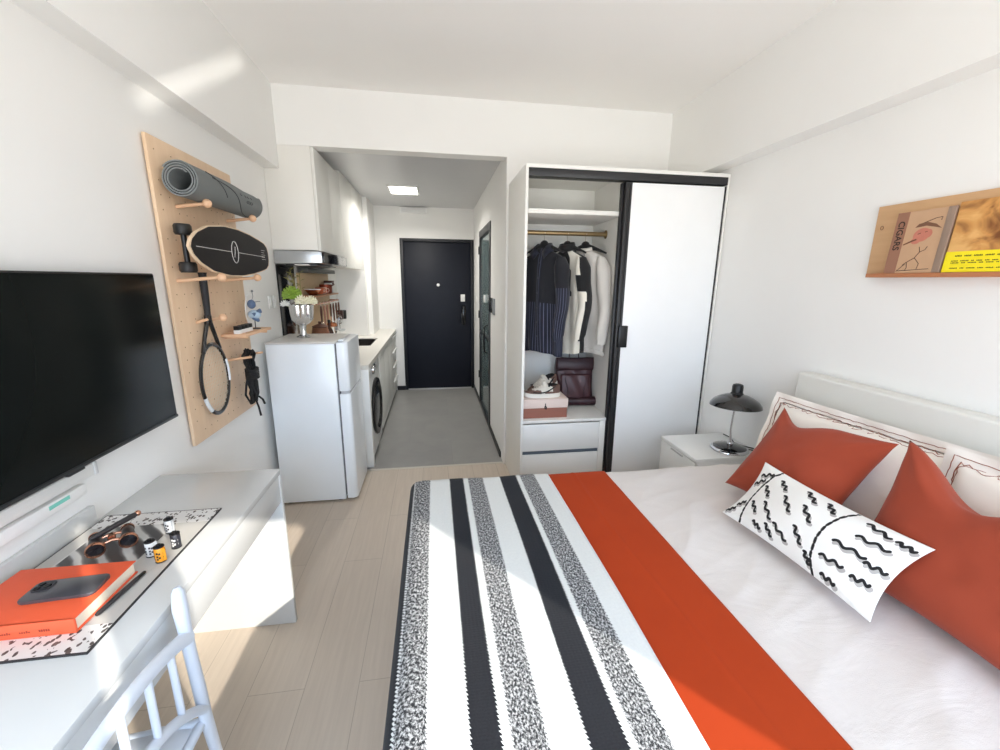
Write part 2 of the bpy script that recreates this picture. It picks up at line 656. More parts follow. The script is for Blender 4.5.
# countertop with a cut-out for the sink
QZ = M('pale_quartz', (222, 219, 211), 0.3, var=0.03, vs=60)
bm = BM()
cx0, cx1, cy0, cy1 = XL + .001, -0.53, 3.375, YD - .001
sx0, sx1, sy0, sy1 = -1.0, -0.66, 4.42, 4.98
for q in ((cx0, cx1, cy0, sy0), (cx0, cx1, sy1, cy1), (cx0, sx0, sy0, sy1), (sx1, cx1, sy0, sy1)):
    box(bm, q[0], q[1], q[2], q[3], 0.845, 0.88)
solo('countertop', bm, QZ, 'pale stone kitchen worktop running along the corridor wall', 'worktop', merge=True)

sk = thing('kitchen_sink', 'dark undermounted sink set in the pale kitchen worktop', 'sink', (-0.83, 4.7, 0.70))
bm = BM()
g = 0.004
pr = [(0.0, 0.700), (0.6, 0.700), (0.92, 0.705), (0.985, 0.74), (0.985, 0.874), (0.94, 0.874), (0.93, 0.75), (0.87, 0.712), (0.0, 0.71)]
def sq(r, k, n=40):
    a = 2 * pi * k / n
    c, s = cos(a), sin(a)
    q = (abs(c) ** 8 + abs(s) ** 8) ** (-1 / 8)
    return r * q * c, r * q * s
rings = []
for r, z in pr:
    ring = []
    for k in range(40):
        a, b = sq(max(r, .01), k)
        ring.append(bm.verts.new(((sx0 + sx1) / 2 + a * (sx1 - sx0) / 2 * .985, (sy0 + sy1) / 2 + b * (sy1 - sy0) / 2 * .985, z)))
    rings.append(ring)
for a, b in zip(rings, rings[1:]):
    for k in range(40):
        bm.faces.new((a[k], a[(k + 1) % 40], b[(k + 1) % 40], b[k]))
part('basin', bm, M('dark_steel', (70, 66, 64), 0.35, metal=0.7), sk)
bm = BM()
lathe(bm, [(0.03, 0.713), (0.035, 0.716), (0.02, 0.718), (0.004, 0.716)], (-0.83, 4.7, 0), 20)
part('drain', bm, CHROME, sk)

bc = thing('base_cabinet', 'white base kitchen cabinet with flat doors and a drawer stack at the corridor end', 'cabinet', (-0.84, 5.05, 0))
bm = BM()
box(bm, XL + .001, -0.566, 4.145, 5.935, 0.06, 0.69, 0.001)
box(bm, XL + .001, -0.60, 5.0, 5.935, 0.69, 0.844, 0.001)
box(bm, -0.64, -0.566, 4.145, 5.0, 0.69, 0.844, 0.001)
part('carcass', bm, CABSIDE, bc)
bm = BM()
box(bm, XL + .001, -0.60, 4.145, 5.935, 0.0, 0.06)
part('toe_kick', bm, BLACKM, bc)
for a, b in ((4.147, 4.58), (4.583, 5.02), (5.023, 5.45)):
    bm = BM()
    box(bm, -0.565, -0.545, a, b - .003, 0.065, 0.825, 0.002)
    part('door', bm, CREAM, bc)
for i in range(4):
    bm = BM()
    z0 = 0.065 + i * .192
    box(bm, -0.565, -0.545, 5.453, 5.932, z0, z0 + .175, 0.002)
    dr = part('drawer', bm, CREAM, bc)
    bm = BM()
    box(bm, -0.548, -0.53, 5.453, 5.932, z0 + .165, z0 + .178, 0.002)
    part('handle', bm, MATS['white_plastic'], dr)

ep = BM()
box(ep, XL + .001, -0.533, 3.375, 3.43, 0, 0.843, 0.002)
solo('end_panel', ep, LAC, 'white upright cabinet end panel between fridge and washing machine', 'panel')

wm = thing('washing_machine', 'white front-loading washing machine with a black porthole under the worktop', 'washing machine', (-0.84, 3.79, 0))
bm = BM()
box(bm, -1.10, -0.553, 3.435, 4.14, 0.02, 0.842, 0.008)
part('body', bm, M('washer_white', (222, 222, 219), 0.35), wm)
RX = Matrix.Rotation(radians(90), 4, 'Y')
wc = (-0.553, 3.80, 0.42)
bm = BM()
lathe(bm, [(0.20, 0.0), (0.255, 0.0), (0.262, 0.012), (0.255, 0.026), (0.22, 0.034), (0.205, 0.03), (0.195, 0.01)], wc, 44, mat=RX, cap=False)
dr = part('door_ring', bm, M('porthole_black', (20, 21, 24), 0.25), wm)
bm = BM()
lathe(bm, [(0.195, 0.01), (0.18, 0.016), (0.12, 0.024), (0.05, 0.028), (0.001, 0.029)], wc, 44, mat=RX)
part('porthole_glass', bm, M('porthole_glass', (62, 70, 76), 0.08), dr)
bm = BM()
box(bm, -0.553, -0.548, 3.44, 4.135, 0.73, 0.838, 0.002)
cp = part('control_panel', bm, M('washer_panel', (206, 207, 206), 0.3), wm)
bm = BM()
lathe(bm, [(0.038, 0), (0.038, 0.012), (0.034, 0.022), (0.03, 0.024)], (-0.548, 3.66, 0.785), 28, mat=RX)
part('dial', bm, CHROME, cp)
bm = BM()
box(bm, -0.549, -0.546, 3.76, 3.90, 0.765, 0.81, 0.001)
part('display', bm, MATS['black_glass'], cp)
for x in (-1.05, -0.60):
    for y in (3.49, 4.08):
        bm = BM()
        rod(bm, (x, y, 0), (x, y, 0.022), 0.018)
        part('foot', bm, BLACKM, wm)

# wooden rack on the kitchen wall, and what hangs from it
TAN = M('tan_ply', (205, 176, 138), 0.55, var=0.07, vs=12)
rk = thing('utensil_rack', 'tan wooden utensil rack on the kitchen wall under the range hood', 'rack', (XL, 4.3, 0.92))
bm = BM()
box(bm, XL + .001, XL + .016, 3.78, 4.80, 0.93, 1.60, 0.002)
part('back_board', bm, TAN, rk)
bm = BM()
box(bm, XL + .016, -0.99, 3.86, 4.66, 1.395, 1.41, 0.002)
part('shelf', bm, M('rack_shelf_wood', (176, 128, 92), 0.5, var=0.08, vs=14), rk)
bm = BM()
tube(bm, [(XL + .016, 3.9, 1.33), (-1.02, 3.9, 1.33), (-1.02, 4.78, 1.33), (XL + .016, 4.78, 1.33)], 0.006, 8)
part('rail', bm, M('copper', (196, 128, 92), 0.25, metal=0.9), rk)
bm = BM()
box(bm, XL + .012, -1.04, 3.80, 4.80, 1.602, 1.64, 0.003)
part('top_strip', bm, M('slate_strip', (84, 86, 84), 0.5), rk)
COPPER = MATS['copper']
PINK = M('rosewood', (178, 128, 108), 0.45, var=0.08, vs=20)
BROWN = M('dark_walnut', (92, 56, 42), 0.5, var=0.1, vs=25)

def hang_utensil(y, L, kind, label, m1, m2):
    z0 = 1.335
    x = -1.015
    t = thing('kitchen_utensil', label, 'utensil', (x, y, z0), group='utensils hanging from the copper rail')
    bm = BM()
    tube(bm, [(x - .005, y, z0 - .012), (x - .014, y, z0), (x - .005, y, z0 + .009), (x + .008, y, z0 + .004), (x + .009, y, z0 - .02), (x + .009, y, z0 - .03)], 0.0022, 6)
    part('hook', bm, CHROME, t)
    x = x + .009
    bm = BM()
    tube(bm, [(x, y, z0 - .025), (x, y, z0 - .06), (x, y, z0 - L * .6)], [0.009, 0.014, 0.010], 10, flat=.7)
    part('handle', bm, m1, t)
    bm = BM()
    zb = z0 - L * .6
    if kind == 'spoon':
        tube(bm, [(x, y, zb), (x, y, zb - .03), (x + .006, y, zb - .06), (x + .008, y, zb - .10), (x + .004, y, z0 - L)], [0.006, 0.018, 0.040, 0.042, 0.014], 12, flat=.35)
    elif kind == 'spatula':
        tube(bm, [(x, y, zb), (x, y, zb - .02), (x, y, zb - .05), (x, y, z0 - L)], [0.008, 0.026, 0.046, 0.048], 12, flat=.16)
    elif kind == 'whisk':
        for k in range(6):
            a = pi * k / 6
            pts = []
            for q in range(13):
                w = pi * q / 12
                pts.append((x + .026 * sin(w) * cos(a) * (1 if True else 0), y + .026 * sin(2 * w) * .0 + .026 * sin(w) * sin(a), zb - (L * .4) * (1 - cos(w)) / 2))
            tube(bm, pts, 0.0014, 5)
            tube(bm, [(2 * x - p[0], 2 * y - p[1], p[2]) for p in pts], 0.0014, 5)
    else:
        lathe(bm, [(0.004, 0.0), (0.042, -.010), (0.054, -.04), (0.050, -.044), (0.038, -.018), (0.004, -.008)], (x, y, z0 - L + .04), 20)
        rod(bm, (x, y, zb), (x, y, z0 - L + .04), 0.004)
    part('head', bm, m2, t)
hang_utensil(3.98, 0.27, 'whisk', 'wire whisk hanging nearest the white flowers', BROWN, CHROME)
hang_utensil(4.10, 0.34, 'spoon', 'pale long wooden spoon hanging from the copper rail', PINK, PINK)
hang_utensil(4.21, 0.36, 'spatula', 'broad rosewood spatula hanging beside the pale wooden spoon', PINK, PINK)
hang_utensil(4.34, 0.24, 'ladle', 'copper ladle hanging left of the steel spoon', BROWN, COPPER)
hang_utensil(4.46, 0.33, 'spoon', 'steel spoon with dark handle hanging from the copper rail', BROWN, CHROME)
hang_utensil(4.58, 0.31, 'spatula', 'steel spatula with dark handle hanging from the copper rail', BROWN, CHROME)
hang_utensil(4.70, 0.26, 'whisk', 'wire whisk hanging at the corridor end of the copper rail', BROWN, CHROME)

# bowl with eggs-like cups on the shelf
bw = thing('copper_bowl', 'shallow copper bowl with white rim on the rack shelf', 'bowl', (-1.055, 3.95, 1.411))
bm = BM()
lathe(bm, [(0.03, 0.0), (0.035, 0.004), (0.066, 0.045), (0.062, 0.047), (0.03, 0.008), (0.001, 0.006)], (0, 0, 0), 28)
part('body', bm, COPPER, bw, world=False)
bm = BM()
lathe(bm, [(0.0625, 0.046), (0.068, 0.045), (0.068, 0.052), (0.0625, 0.052)], (0, 0, 0), 28, cap=False)
part('rim', bm, MATS['white_plastic'], bw, world=False)
for i, (y, lab) in enumerate(((4.17, 'orange ceramic cup on the rack shelf beside the copper bowl'), (4.29, 'pale pink ceramic cup in the middle of the rack shelf'))):
    cpx = thing('ceramic_cup', lab, 'cup', (-1.055, y, 1.411), group='cups on the rack shelf')
    bm = BM()
    lathe(bm, [(0.028, 0), (0.034, 0.01), (0.041, 0.06), (0.038, 0.06), (0.031, 0.014), (0.001, 0.01)], (0, 0, 0), 24)
    part('body', bm, M(('orange_glaze', 'pink_glaze')[i], ((205, 112, 74), (225, 186, 166))[i], 0.3), cpx, world=False)
    bm = BM()
    tube(bm, [(0.036, 0, .05), (0.056, 0, .048), (0.06, 0, .03), (0.05, 0, .016), (0.034, 0, .014)], 0.004, 8)
    part('handle', bm, MATS[('orange_glaze', 'pink_glaze')[i]], cpx, world=False)
sp_ = thing('saucepan', 'small dark red copper saucepan on the rack shelf', 'pan', (-1.06, 4.44, 1.411))
bm = BM()
lathe(bm, [(0.052, 0), (0.058, 0.004), (0.06, 0.085), (0.056, 0.085), (0.054, 0.008), (0.001, 0.006)], (0, 0, 0), 28)
part('pot', bm, M('dark_copper', (140, 66, 46), 0.3, metal=0.6), sp_, world=False)
bm = BM()
tube(bm, [(0.05, -.02, .07), (0.09, -.05, .085), (0.10, -.13, .095)], [0.006, 0.007, 0.009], 8)
part('handle', bm, BROWN, sp_, world=False)
tl = thing('spice_tin', 'small white tin with dark lid on the rack shelf end', 'tin', (-1.06, 4.585, 1.411))
bm = BM()
box(bm, -.04, .04, -.045, .045, 0, 0.10, 0.006)
part('body', bm, MATS['white_plastic'], tl, world=False)
bm = BM()
box(bm, -.041, .041, -.046, .046, 0.10, 0.122, 0.004)
part('lid', bm, BROWN, tl, world=False)

# standing items on the worktop behind the fridge
jar = thing('wicker_jar', 'brown woven jar on the worktop behind the flower vase', 'jar', (-0.98, 3.80, 0.881))
bm = BM()
n = 34
lathe(bm, [(0.06 + 0.018 * sin(pi * i / n) + 0.0025 * (i % 2), 0.26 * i / n) for i in range(n + 1)], (0, 0, 0), 28)
part('body', bm, M('wicker', (140, 92, 66), 0.7, var=0.25, vs=60), jar, world=False)
bm = BM()
lathe(bm, [(0.062, 0.26), (0.066, 0.27), (0.03, 0.285), (0.012, 0.29), (0.014, 0.31), (0.001, 0.312)], (0, 0, 0), 24)
part('lid', bm, BROWN, jar, world=False)
bt = thing('oil_bottle', 'dark brown oil bottle on the worktop beside the woven jar', 'bottle', (-0.98, 4.12, 0.881))
bm = BM()
lathe(bm, [(0.03, 0), (0.034, 0.005), (0.034, 0.17), (0.028, 0.2), (0.013, 0.225), (0.012, 0.27), (0.001, 0.27)], (0, 0, 0), 24)
part('glass_body', bm, M('amber_glass', (70, 38, 26), 0.15), bt, world=False)
bm = BM()
lathe(bm, [(0.014, 0.268), (0.015, 0.295), (0.001, 0.297)], (0, 0, 0), 18)
part('cap', bm, BLACKM, bt, world=False)

# hanging black mugs on the wall past the rack
for i, (y, z, lab) in enumerate(((5.02, 1.10, 'dark brown mug hanging from the wall hook nearest the utensil rack'), (5.19, 1.09, 'black mug hanging from the wall hook nearest the corner column'))):
    mg = thing('hanging_mug', lab, 'mug', (XL + .06, y, z), group='mugs hanging on the kitchen wall')
    bm = BM()
    lathe(bm, [(0.034, 0.0), (0.038, 0.006), (0.04, 0.10), (0.036, 0.10), (0.034, 0.01), (0.001, 0.008)], (0, 0, 0), 24)
    part('body', bm, (M('brown_enamel', (62, 40, 38), 0.3), M('black_enamel', (24, 24, 26), 0.3))[i], mg, world=False)
    bm = BM()
    tube(bm, [(0, -.036, .085), (0, -.062, .08), (0, -.068, .05), (0, -.058, .025), (0, -.036, .02)], 0.005, 8)
    part('handle', bm, MATS['black_enamel'], mg, world=False)
    bm = BM()
    tube(bm, [(-.059, -.064, .10), (-.03, -.064, .104), (-.006, -.064, .075), (0.004, -.064, .083)], 0.0025, 6)
    part('hook', bm, CHROME, mg, world=False)
lt = thing('strainer', 'black long-handled strainer hanging on the wall below the mugs', 'strainer', (XL + .03, 5.12, 0.95))
bm = BM()
tube(bm, [(XL + .004, 5.12, 1.085), (XL + .03, 5.12, 1.085), (XL + .03, 5.12, 0.98)], 0.004, 8)
part('handle', bm, BLACKM, lt)
bm = BM()
lathe(bm, [(0.001, -.03), (0.03, -.022), (0.045, 0.0), (0.042, 0.0), (0.028, -.018), (0.001, -.026)], (XL + .05, 5.12, 0.975), 20)
part('bowl', bm, STEEL, lt)

# ------------------------------------------------------------------ fridge
FW = M('fridge_white', (236, 242, 247), 0.28, var=0.008, coat=0.3)
fr = thing('refrigerator', 'small white two-door fridge beside the desk end', 'fridge', (-0.83, 3.07, 0))
fx0, fxs, fx1, fy0, fy1, fz = -1.078, -0.655, -0.574, 2.835, 3.30, 1.148
bm = BM()
box(bm, fx0, fxs, fy0, fy1, 0.016, fz - .012, 0.006)
part('body', bm, FW, fr)
bm = BM()
box(bm, fx0, fxs + .01, fy0, fy1, fz - .012, fz, 0.004)
part('top_panel', bm, M('fridge_top', (214, 212, 208), 0.35), fr)
def fdoor(z0, z1):
    bm = BM()
    out = [(fxs + .012, fy0 + .002)] + [(fx1 - .03 + .03 * sin(a), fy0 + .002 + .03 * (1 - cos(a))) for a in [radians(q) for q in range(0, 91, 15)]] + \
          [(fx1 - .03 + .03 * cos(a), fy1 - .032 + .03 * sin(a)) for a in [radians(q) for q in range(0, 91, 15)]] + [(fxs + .012, fy1 - .002)]
    prism(bm, out, lambda a, b, c: (a, b, c), z0, z1, bev=0.004)
    return bm
upd = part('upper_door', fdoor(0.812, fz - .004), FW, fr)
lod = part('lower_door', fdoor(0.022, 0.792), FW, fr)
bm = BM()
box(bm, fxs, fxs + .012, fy0 + .012, fy1 - .012, 0.05, fz - .015)
part('gasket', bm, M('grey_gasket', (104, 106, 110), 0.6), fr)
bm = BM()
box(bm, fxs + .02, fx1 - .008, fy0 + .012, fy1 - .02, 0.793, 0.811)
part('grip_recess', bm, M('light_grey_grip', (186, 188, 192), 0.4), fr)
for x in (-1.04, -0.70):
    for y in (2.88, 3.25):
        bm = BM()
        rod(bm, (x, y, 0), (x, y, 0.02), 0.02)
        part('foot', bm, BLACKM, fr)
bm = BM()
box(bm, fxs + .02, fx1 - .03, 2.86, 2.95, fz - .001, fz + .012, 0.004)
part('hinge_cap', bm, FW, fr)

# vase with flowers on the fridge
vs_ = thing('footed_vase', 'ribbed silver footed vase on top of the fridge', 'vase', (-0.91, 3.09, fz))
bm = BM()
seg = 40
prof = [(0.045, 0.0), (0.048, 0.006), (0.02, 0.02), (0.016, 0.05), (0.022, 0.085), (0.048, 0.10), (0.066, 0.125), (0.072, 0.17), (0.076, 0.225), (0.072, 0.225), (0.066, 0.17), (0.056, 0.13), (0.001, 0.12)]
rings = []
for r, z in prof:
    ring = []
    for k in range(seg):
        a = 2 * pi * k / seg
        q = 1 + (0.05 * (1 if k % 4 < 2 else -1) if 0.10 < z and r > .044 else 0)
        ring.append(bm.verts.new((r * q * cos(a), r * q * sin(a), z)))
    rings.append(ring)
for a, b in zip(rings, rings[1:]):
    for k in range(seg):
        bm.faces.new((a[k], a[(k + 1) % seg], b[(k + 1) % seg], b[k]))
bm.faces.new(list(reversed(rings[0])))
part('body', bm, M('silver', (222, 222, 222), 0.18, metal=0.95), vs_, world=False)

GREEN = M('fresh_green', (138, 168, 62), 0.6, var=0.2, vs=30)
STEMG = M('stem_green', (96, 120, 48), 0.6)
def flower(name, label, top, r, petals, m, seed, group):
    rng = random.Random(seed)
    base = V((-0.91, 3.09, fz + .13))
    top = V(top)
    t = thing(name, label, 'flower', tuple(base), group=group)
    bm = BM()
    mid = base.lerp(top, .6) + V((0, 0, .01))
    tube(bm, [base, mid, top], 0.003, 6)
    part('stem', bm, STEMG, t)
    bm = BM()
    for i in range(petals):
        z = 1 - 1.3 * (i + .5) / petals
        a = i * 2.39996
        d = V((sqrt(max(0, 1 - z * z)) * cos(a), sqrt(max(0, 1 - z * z)) * sin(a), z))
        u, w = _frame(d)
        c = top + d * r * .55
        L = r * .55
        p = [c - d * L * .4, c + u * L * .5, c + d * L * .7 + V((0, 0, .004 * rng.random())), c - u * L * .5]
        q = [x + w * r * .12 for x in p]
        va = [bm.verts.new(x) for x in p]
        vb = [bm.verts.new(x) for x in q]
        bm.faces.new(va)
        bm.faces.new(list(reversed(vb)))
        for k in range(4):
            bm.faces.new((va[k], vb[k], vb[(k + 1) % 4], va[(k + 1) % 4]))
    part('petals', bm, m, t)
CRM = M('cream_petal', (238, 234, 208), 0.6, var=0.06, vs=40)
flower('green_bloom', 'bright green round bloom, the largest in the silver vase', (-0.955, 3.07, fz + .288), 0.07, 60, GREEN, 1, 'blooms in the silver vase')
flower('cream_bloom', 'cream white bloom at the front right rim of the silver vase', (-0.885, 3.03, fz + .248), 0.05, 40, CRM, 2, 'blooms in the silver vase')
flower('cream_bloom', 'cream white bloom leaning toward the corridor from the silver vase', (-0.84, 3.08, fz + .245), 0.048, 40, CRM, 3, 'blooms in the silver vase')
flower('pale_bloom', 'small white bloom low at the left rim of the silver vase', (-1.0, 3.05, fz + .228), 0.036, 30, M('white_petal', (236, 236, 232), 0.6, var=0.05), 4, 'blooms in the silver vase')
lf = thing('leaf_spray', 'dark thin-leaved spray rising above the blooms in the silver vase', 'foliage', (-0.91, 3.09, fz + .13))
LEAFM = M('bronze_leaf', (128, 122, 52), 0.55, var=0.2, vs=40)
for i, (dx, dy, dz) in enumerate(((-.05, .0, .33), (.0, .03, .31), (-.08, .03, .29), (-.03, -.01, .27))):
    bm = BM()
    b0 = V((-0.91, 3.09, fz + .13))
    tip = b0 + V((dx, dy, dz))
    tube(bm, [b0, b0.lerp(tip, .5) + V((0, 0, .01)), tip], 0.002, 5)
    for q in range(6):
        p = b0.lerp(tip, .55 + .09 * q)
        s = 1 if q % 2 else -1
        e = p + V((s * .035, .008, .018))
        tube(bm, [p, p.lerp(e, .5) + V((0, 0, .004)), e], [0.002, 0.013, 0.001], 6, flat=.2)
    part('leaf_stem', bm, LEAFM, lf)

# ------------------------------------------------------------------ wardrobe
wx0, wx1, wy0, wy1, wz = 0.577, 1.959, 2.70, 3.298, 2.252
WD = M('wardrobe_white', (236, 235, 230), 0.6, var=0.008)
WDI = M('wardrobe_interior', (234, 232, 226), 0.5, var=0.008)
wr = thing('wardrobe', 'tall white sliding-door wardrobe with black tracks, left half open', 'wardrobe', (1.26, 3.0, 0))
bm = BM()
box(bm, wx0, wx0 + .018, wy0, wy1, 0, wz, 0.001)
box(bm, wx1 - .012, wx1, wy0, wy1, 0, wz, 0.001)
box(bm, wx0 + .018, wx1 - .012, wy0, wy1, wz - .022, wz, 0.001)
box(bm, wx0 + .018, wx1 - .012, wy1 - .012, wy1, 0, wz - .022)
part('body', bm, WD, wr)
bm = BM()
box(bm, 1.25, 1.266, wy0 + .10, wy1 - .012, 0, wz - .022)
part('partition', bm, WDI, wr)
bm = BM()
box(bm, wx0 + .018, 1.25, wy0 + .06, wy1 - .012, 1.975, 2.003, 0.001)
part('shelf', bm, WDI, wr)
bm = BM()
box(bm, wx0 + .018, 1.25, wy0 + .04, wy1 - .012, 0.558, 0.578, 0.001)
part('deck', bm, WDI, wr)
bm = BM()
box(bm, 1.178, 1.25, wy0 + .045, wy0 + .065, 0.02, 0.556, 0.001)
part('filler_panel', bm, WDI, wr)
for z0, z1 in ((0.345, 0.548), (0.09, 0.318)):
    bm = BM()
    box(bm, wx0 + .022, 1.175, wy0 + .04, wy0 + .06, z0, z1, 0.002)
    dr = part('drawer', bm, LAC, wr)
    bm = BM()
    box(bm, wx0 + .022, 1.175, wy0 + .046, wy0 + .07, z0 - .026, z0 - .001, 0.001)
    part('finger_grip', bm, M('slate_blue_grip', (88, 100, 112), 0.4), dr, label='dark grey recessed grip strip')
bm = BM()
box(bm, wx0 + .0185, wx1 - .0125, wy0 + .001, wy0 + .075, wz - .070, wz - .022, 0.002)
part('top_track', bm, M('black_track', (34, 34, 36), 0.4), wr)
bm = BM()
box(bm, wx0 + .0185, wx1 - .0125, wy0 + .001, wy0 + .075, 0.0, 0.02, 0.002)
part('bottom_track', bm, MATS['black_track'], wr)
# hanging rail
bm = BM()
rod(bm, (wx0 + .02, 3.02, 1.884), (1.248, 3.02, 1.884), 0.016, seg=16)
hr = part('hanging_rail', bm, M('brushed_brass', (150, 128, 92), 0.3, metal=0.8), wr, label='brass hanging rail')
bm = BM()
lathe(bm, [(0.016, 0), (0.018, -.012), (0.03, -.018), (0.03, -.0215)], (1.227, 3.02, 1.884), 20, mat=Matrix.Rotation(radians(-90), 4, 'Y'))
part('flange', bm, MATS['brushed_brass'], hr)
# doors
def sdoor(x0, x1, y, m):
    bm = BM()
    box(bm, x0 + .045, x1 - .012, y, y + .022, 0.025, wz - .08, 0.001)
    d = part('sliding_door', bm, m, wr)
    bm = BM()
    box(bm, x0, x0 + .028, y - .004, y + .026, 0.022, wz - .078, 0.003)
    box(bm, x0 + .031, x0 + .045, y - .001, y + .024, 0.022, wz - .078, 0.002)
    part('left_stile', bm, MATS['black_track'], d)
    bm = BM()
    box(bm, x1 - .012, x1, y - .002, y + .024, 0.022, wz - .078, 0.002)
    part('right_stile', bm, MATS['black_track'], d)
    return d
DOORM = M('satin_white_door', (242, 243, 243), 0.4, var=0.008)
dd = sdoor(1.235, 1.945, wy0 + .008, DOORM)
bm = BM()
box(bm, 1.247, 1.312, wy0 - .018, wy0 + .006, 1.105, 1.255, 0.004)
part('handle', bm, BLACKM, dd)
sdoor(1.222, 1.90, wy0 + .042, DOORM)

# clothes
def m_garment(name, c1, c2, stripe=None, c3=None):
    k = NT(name)
    uv = k.coord('UV')
    sep = k.n('ShaderNodeSeparateXYZ')
    k.l(uv, sep.inputs[0])
    a = k.ramp(k.attr('ink'), [(0.46, 0.0), (0.54, 1.0)])
    zone = rgb(*c2)
    if stripe:
        fr_ = k.math('FRACT', k.math('MULTIPLY', sep.outputs[0], 1 / stripe))
        ln = k.ramp(fr_, [(0.0, 0.0), (0.78, 0.0), (0.84, 1.0), (0.95, 1.0), (1.0, 0.0)])
        zone = k.mix(ln, rgb(*c2), rgb(*c3))
    k.base(k.mix(a, rgb(*c1), zone))
    k.b.inputs['Roughness'].default_value = 0.85
    k.b.inputs['Sheen Weight'].default_value = 0.15
    n_ = k.noise(260, 2, vec=k.coord('Object'))
    k.bump(n_, 0.1, 0.002)
    return k.m

def garment(name, label, cat, hx, y, rz, mat, zone, length, width, th, sleeve_len, collar, seed, hem_trim=None, open_front=0.0):
    rng = random.Random(seed)
    ph = [rng.random() * 6 for _ in range(4)]
    t = thing(name, label, cat, (hx, y, 1.80), (0, 0, rz), group='clothes on the wardrobe rail')
    prof = [(0.0, .055, .035), (0.03, .075, .045), (0.055, .13, .05), (0.085, .185, .055), (0.12, .2, .06), (0.2, .198, .07), (0.35, .198, .075), (0.55, .203, .075), (0.75, .21, .07), (0.95, .215, .062), (1.0, .213, .058)]
    def P(v):
        q = v
        for (a, w0, t0), (b, w1, t1) in zip(prof, prof[1:]):
            if q <= b:
                f = (q - a) / (b - a)
                return w0 + (w1 - w0) * f, t0 + (t1 - t0) * f
        return prof[-1][1:]
    def body(u, v):
        w, d = P(v)
        w *= width / .2
        d *= th
        a = 2 * pi * u
        fold = (0.5 + v) * 0.012 * (sin(5 * a + ph[0] + 2 * v) + .6 * sin(9 * a + ph[1] - 3 * v)) * min(1, v * 4)
        x = (w + fold * .3) * cos(a)
        yy = (d + fold) * sin(a) * (abs(sin(a)) ** -.15 if abs(sin(a)) > .05 else 1)
        z = -.02 - v * length - .012 * sin(2 * a + ph[2]) * v
        return (x, yy, z)
    bm = BM()
    surf(bm, 72, 44, body, closed_u=True, uvfn=lambda u, v: (u * .9, v * length),
         inkfn=lambda u, v: zone('body', cos(2 * pi * u), sin(2 * pi * u), v))
    part('body', bm, mat, t, world=False, angle=180)
    for s in (-1, 1):
        bm = BM()
        n = 26
        wob = [rng.uniform(-1, 1) for _ in range(8)]
        def cen(v):
            return V((s * (width - .035 + .05 * min(1, v * 1.6) + .012 * sin(4 * v + wob[0])), -.012 - .03 * v + .01 * sin(5 * v + wob[1]), -.085 - v * sleeve_len))
        def sl(u, v):
            a = 2 * pi * u
            r = (.062 - .018 * v) * (1 + .06 * sin(14 * v + wob[2] + a) + .05 * sin(3 * a + 8 * v))
            if v > .93:
                r *= .86
            if v < .12:
                r *= .55 + .45 * (v / .12)
            c = cen(v)
            return (c.x + r * cos(a) * .85, c.y + r * sin(a), c.z)
        surf(bm, 28, n, sl, closed_u=True, uvfn=lambda u, v: (u * .3, v * sleeve_len), inkfn=lambda u, v: zone('sleeve_near' if s > 0 else 'sleeve', cos(2 * pi * u), sin(2 * pi * u), v))
        part('sleeve', bm, mat, t, world=False, angle=180)
    bm = BM()
    if collar == 'shirt':
        for s in (-1, 1):
            pts = [(s * .012, -.045, -.055), (s * .05, -.052, -.012), (s * .06, .0, .012), (s * .035, .045, .018), (0, .05, .02)]
            lo = [(s * .045, -.066, -.10), (s * .085, -.058, -.06), (s * .09, .0, -.04), (s * .05, .062, -.03), (0, .066, -.028)]
            A = [bm.verts.new(p) for p in pts]
            B = [bm.verts.new(p) for p in lo]
            for i in range(4):
                bm.faces.new((A[i], A[i + 1], B[i + 1], B[i]))
        ink = bm.verts.layers.float.new('ink')
        for v in bm.verts:
            v[ink] = 1.0
    else:
        hgt = .05 if collar == 'stand' else .028
        surf(bm, 32, 6, lambda u, v: ((.06 + .006 * sin(pi * v)) * cos(2 * pi * u), (.043 + .008 * sin(pi * v)) * sin(2 * pi * u) - .004, -.035 + hgt * v + .012 * sin(2 * pi * u)), closed_u=True,
             inkfn=lambda u, v: zone('collar', cos(2 * pi * u), sin(2 * pi * u), 0))
    co = part('collar', bm, mat, t, world=False, angle=180)
    md = co.modifiers.new('thick', 'SOLIDIFY')
    md.thickness = .004
    if hem_trim:
        bm = BM()
        def hem(u, v):
            x, yy, z = body(u, .955 + .05 * v)
            k_ = 1.02 + .05 * sin(pi * v)
            return (x * k_, yy * k_, z - .01)
        surf(bm, 72, 6, hem, closed_u=True)
        o = part('hem_band', bm, hem_trim, t, world=False, angle=180)
        o.modifiers.new('thick', 'SOLIDIFY').thickness = .004
    # button placket or zip
    bm = BM()
    for i in range(6):
        x, yy, z = body(.75, .14 + .14 * i)
        ball(bm, (x, yy - .002, z), .006, 1, .4, 1, 10)
    part('buttons', bm, M('dark_button', (60, 60, 66), 0.3), t, world=False)
    return t

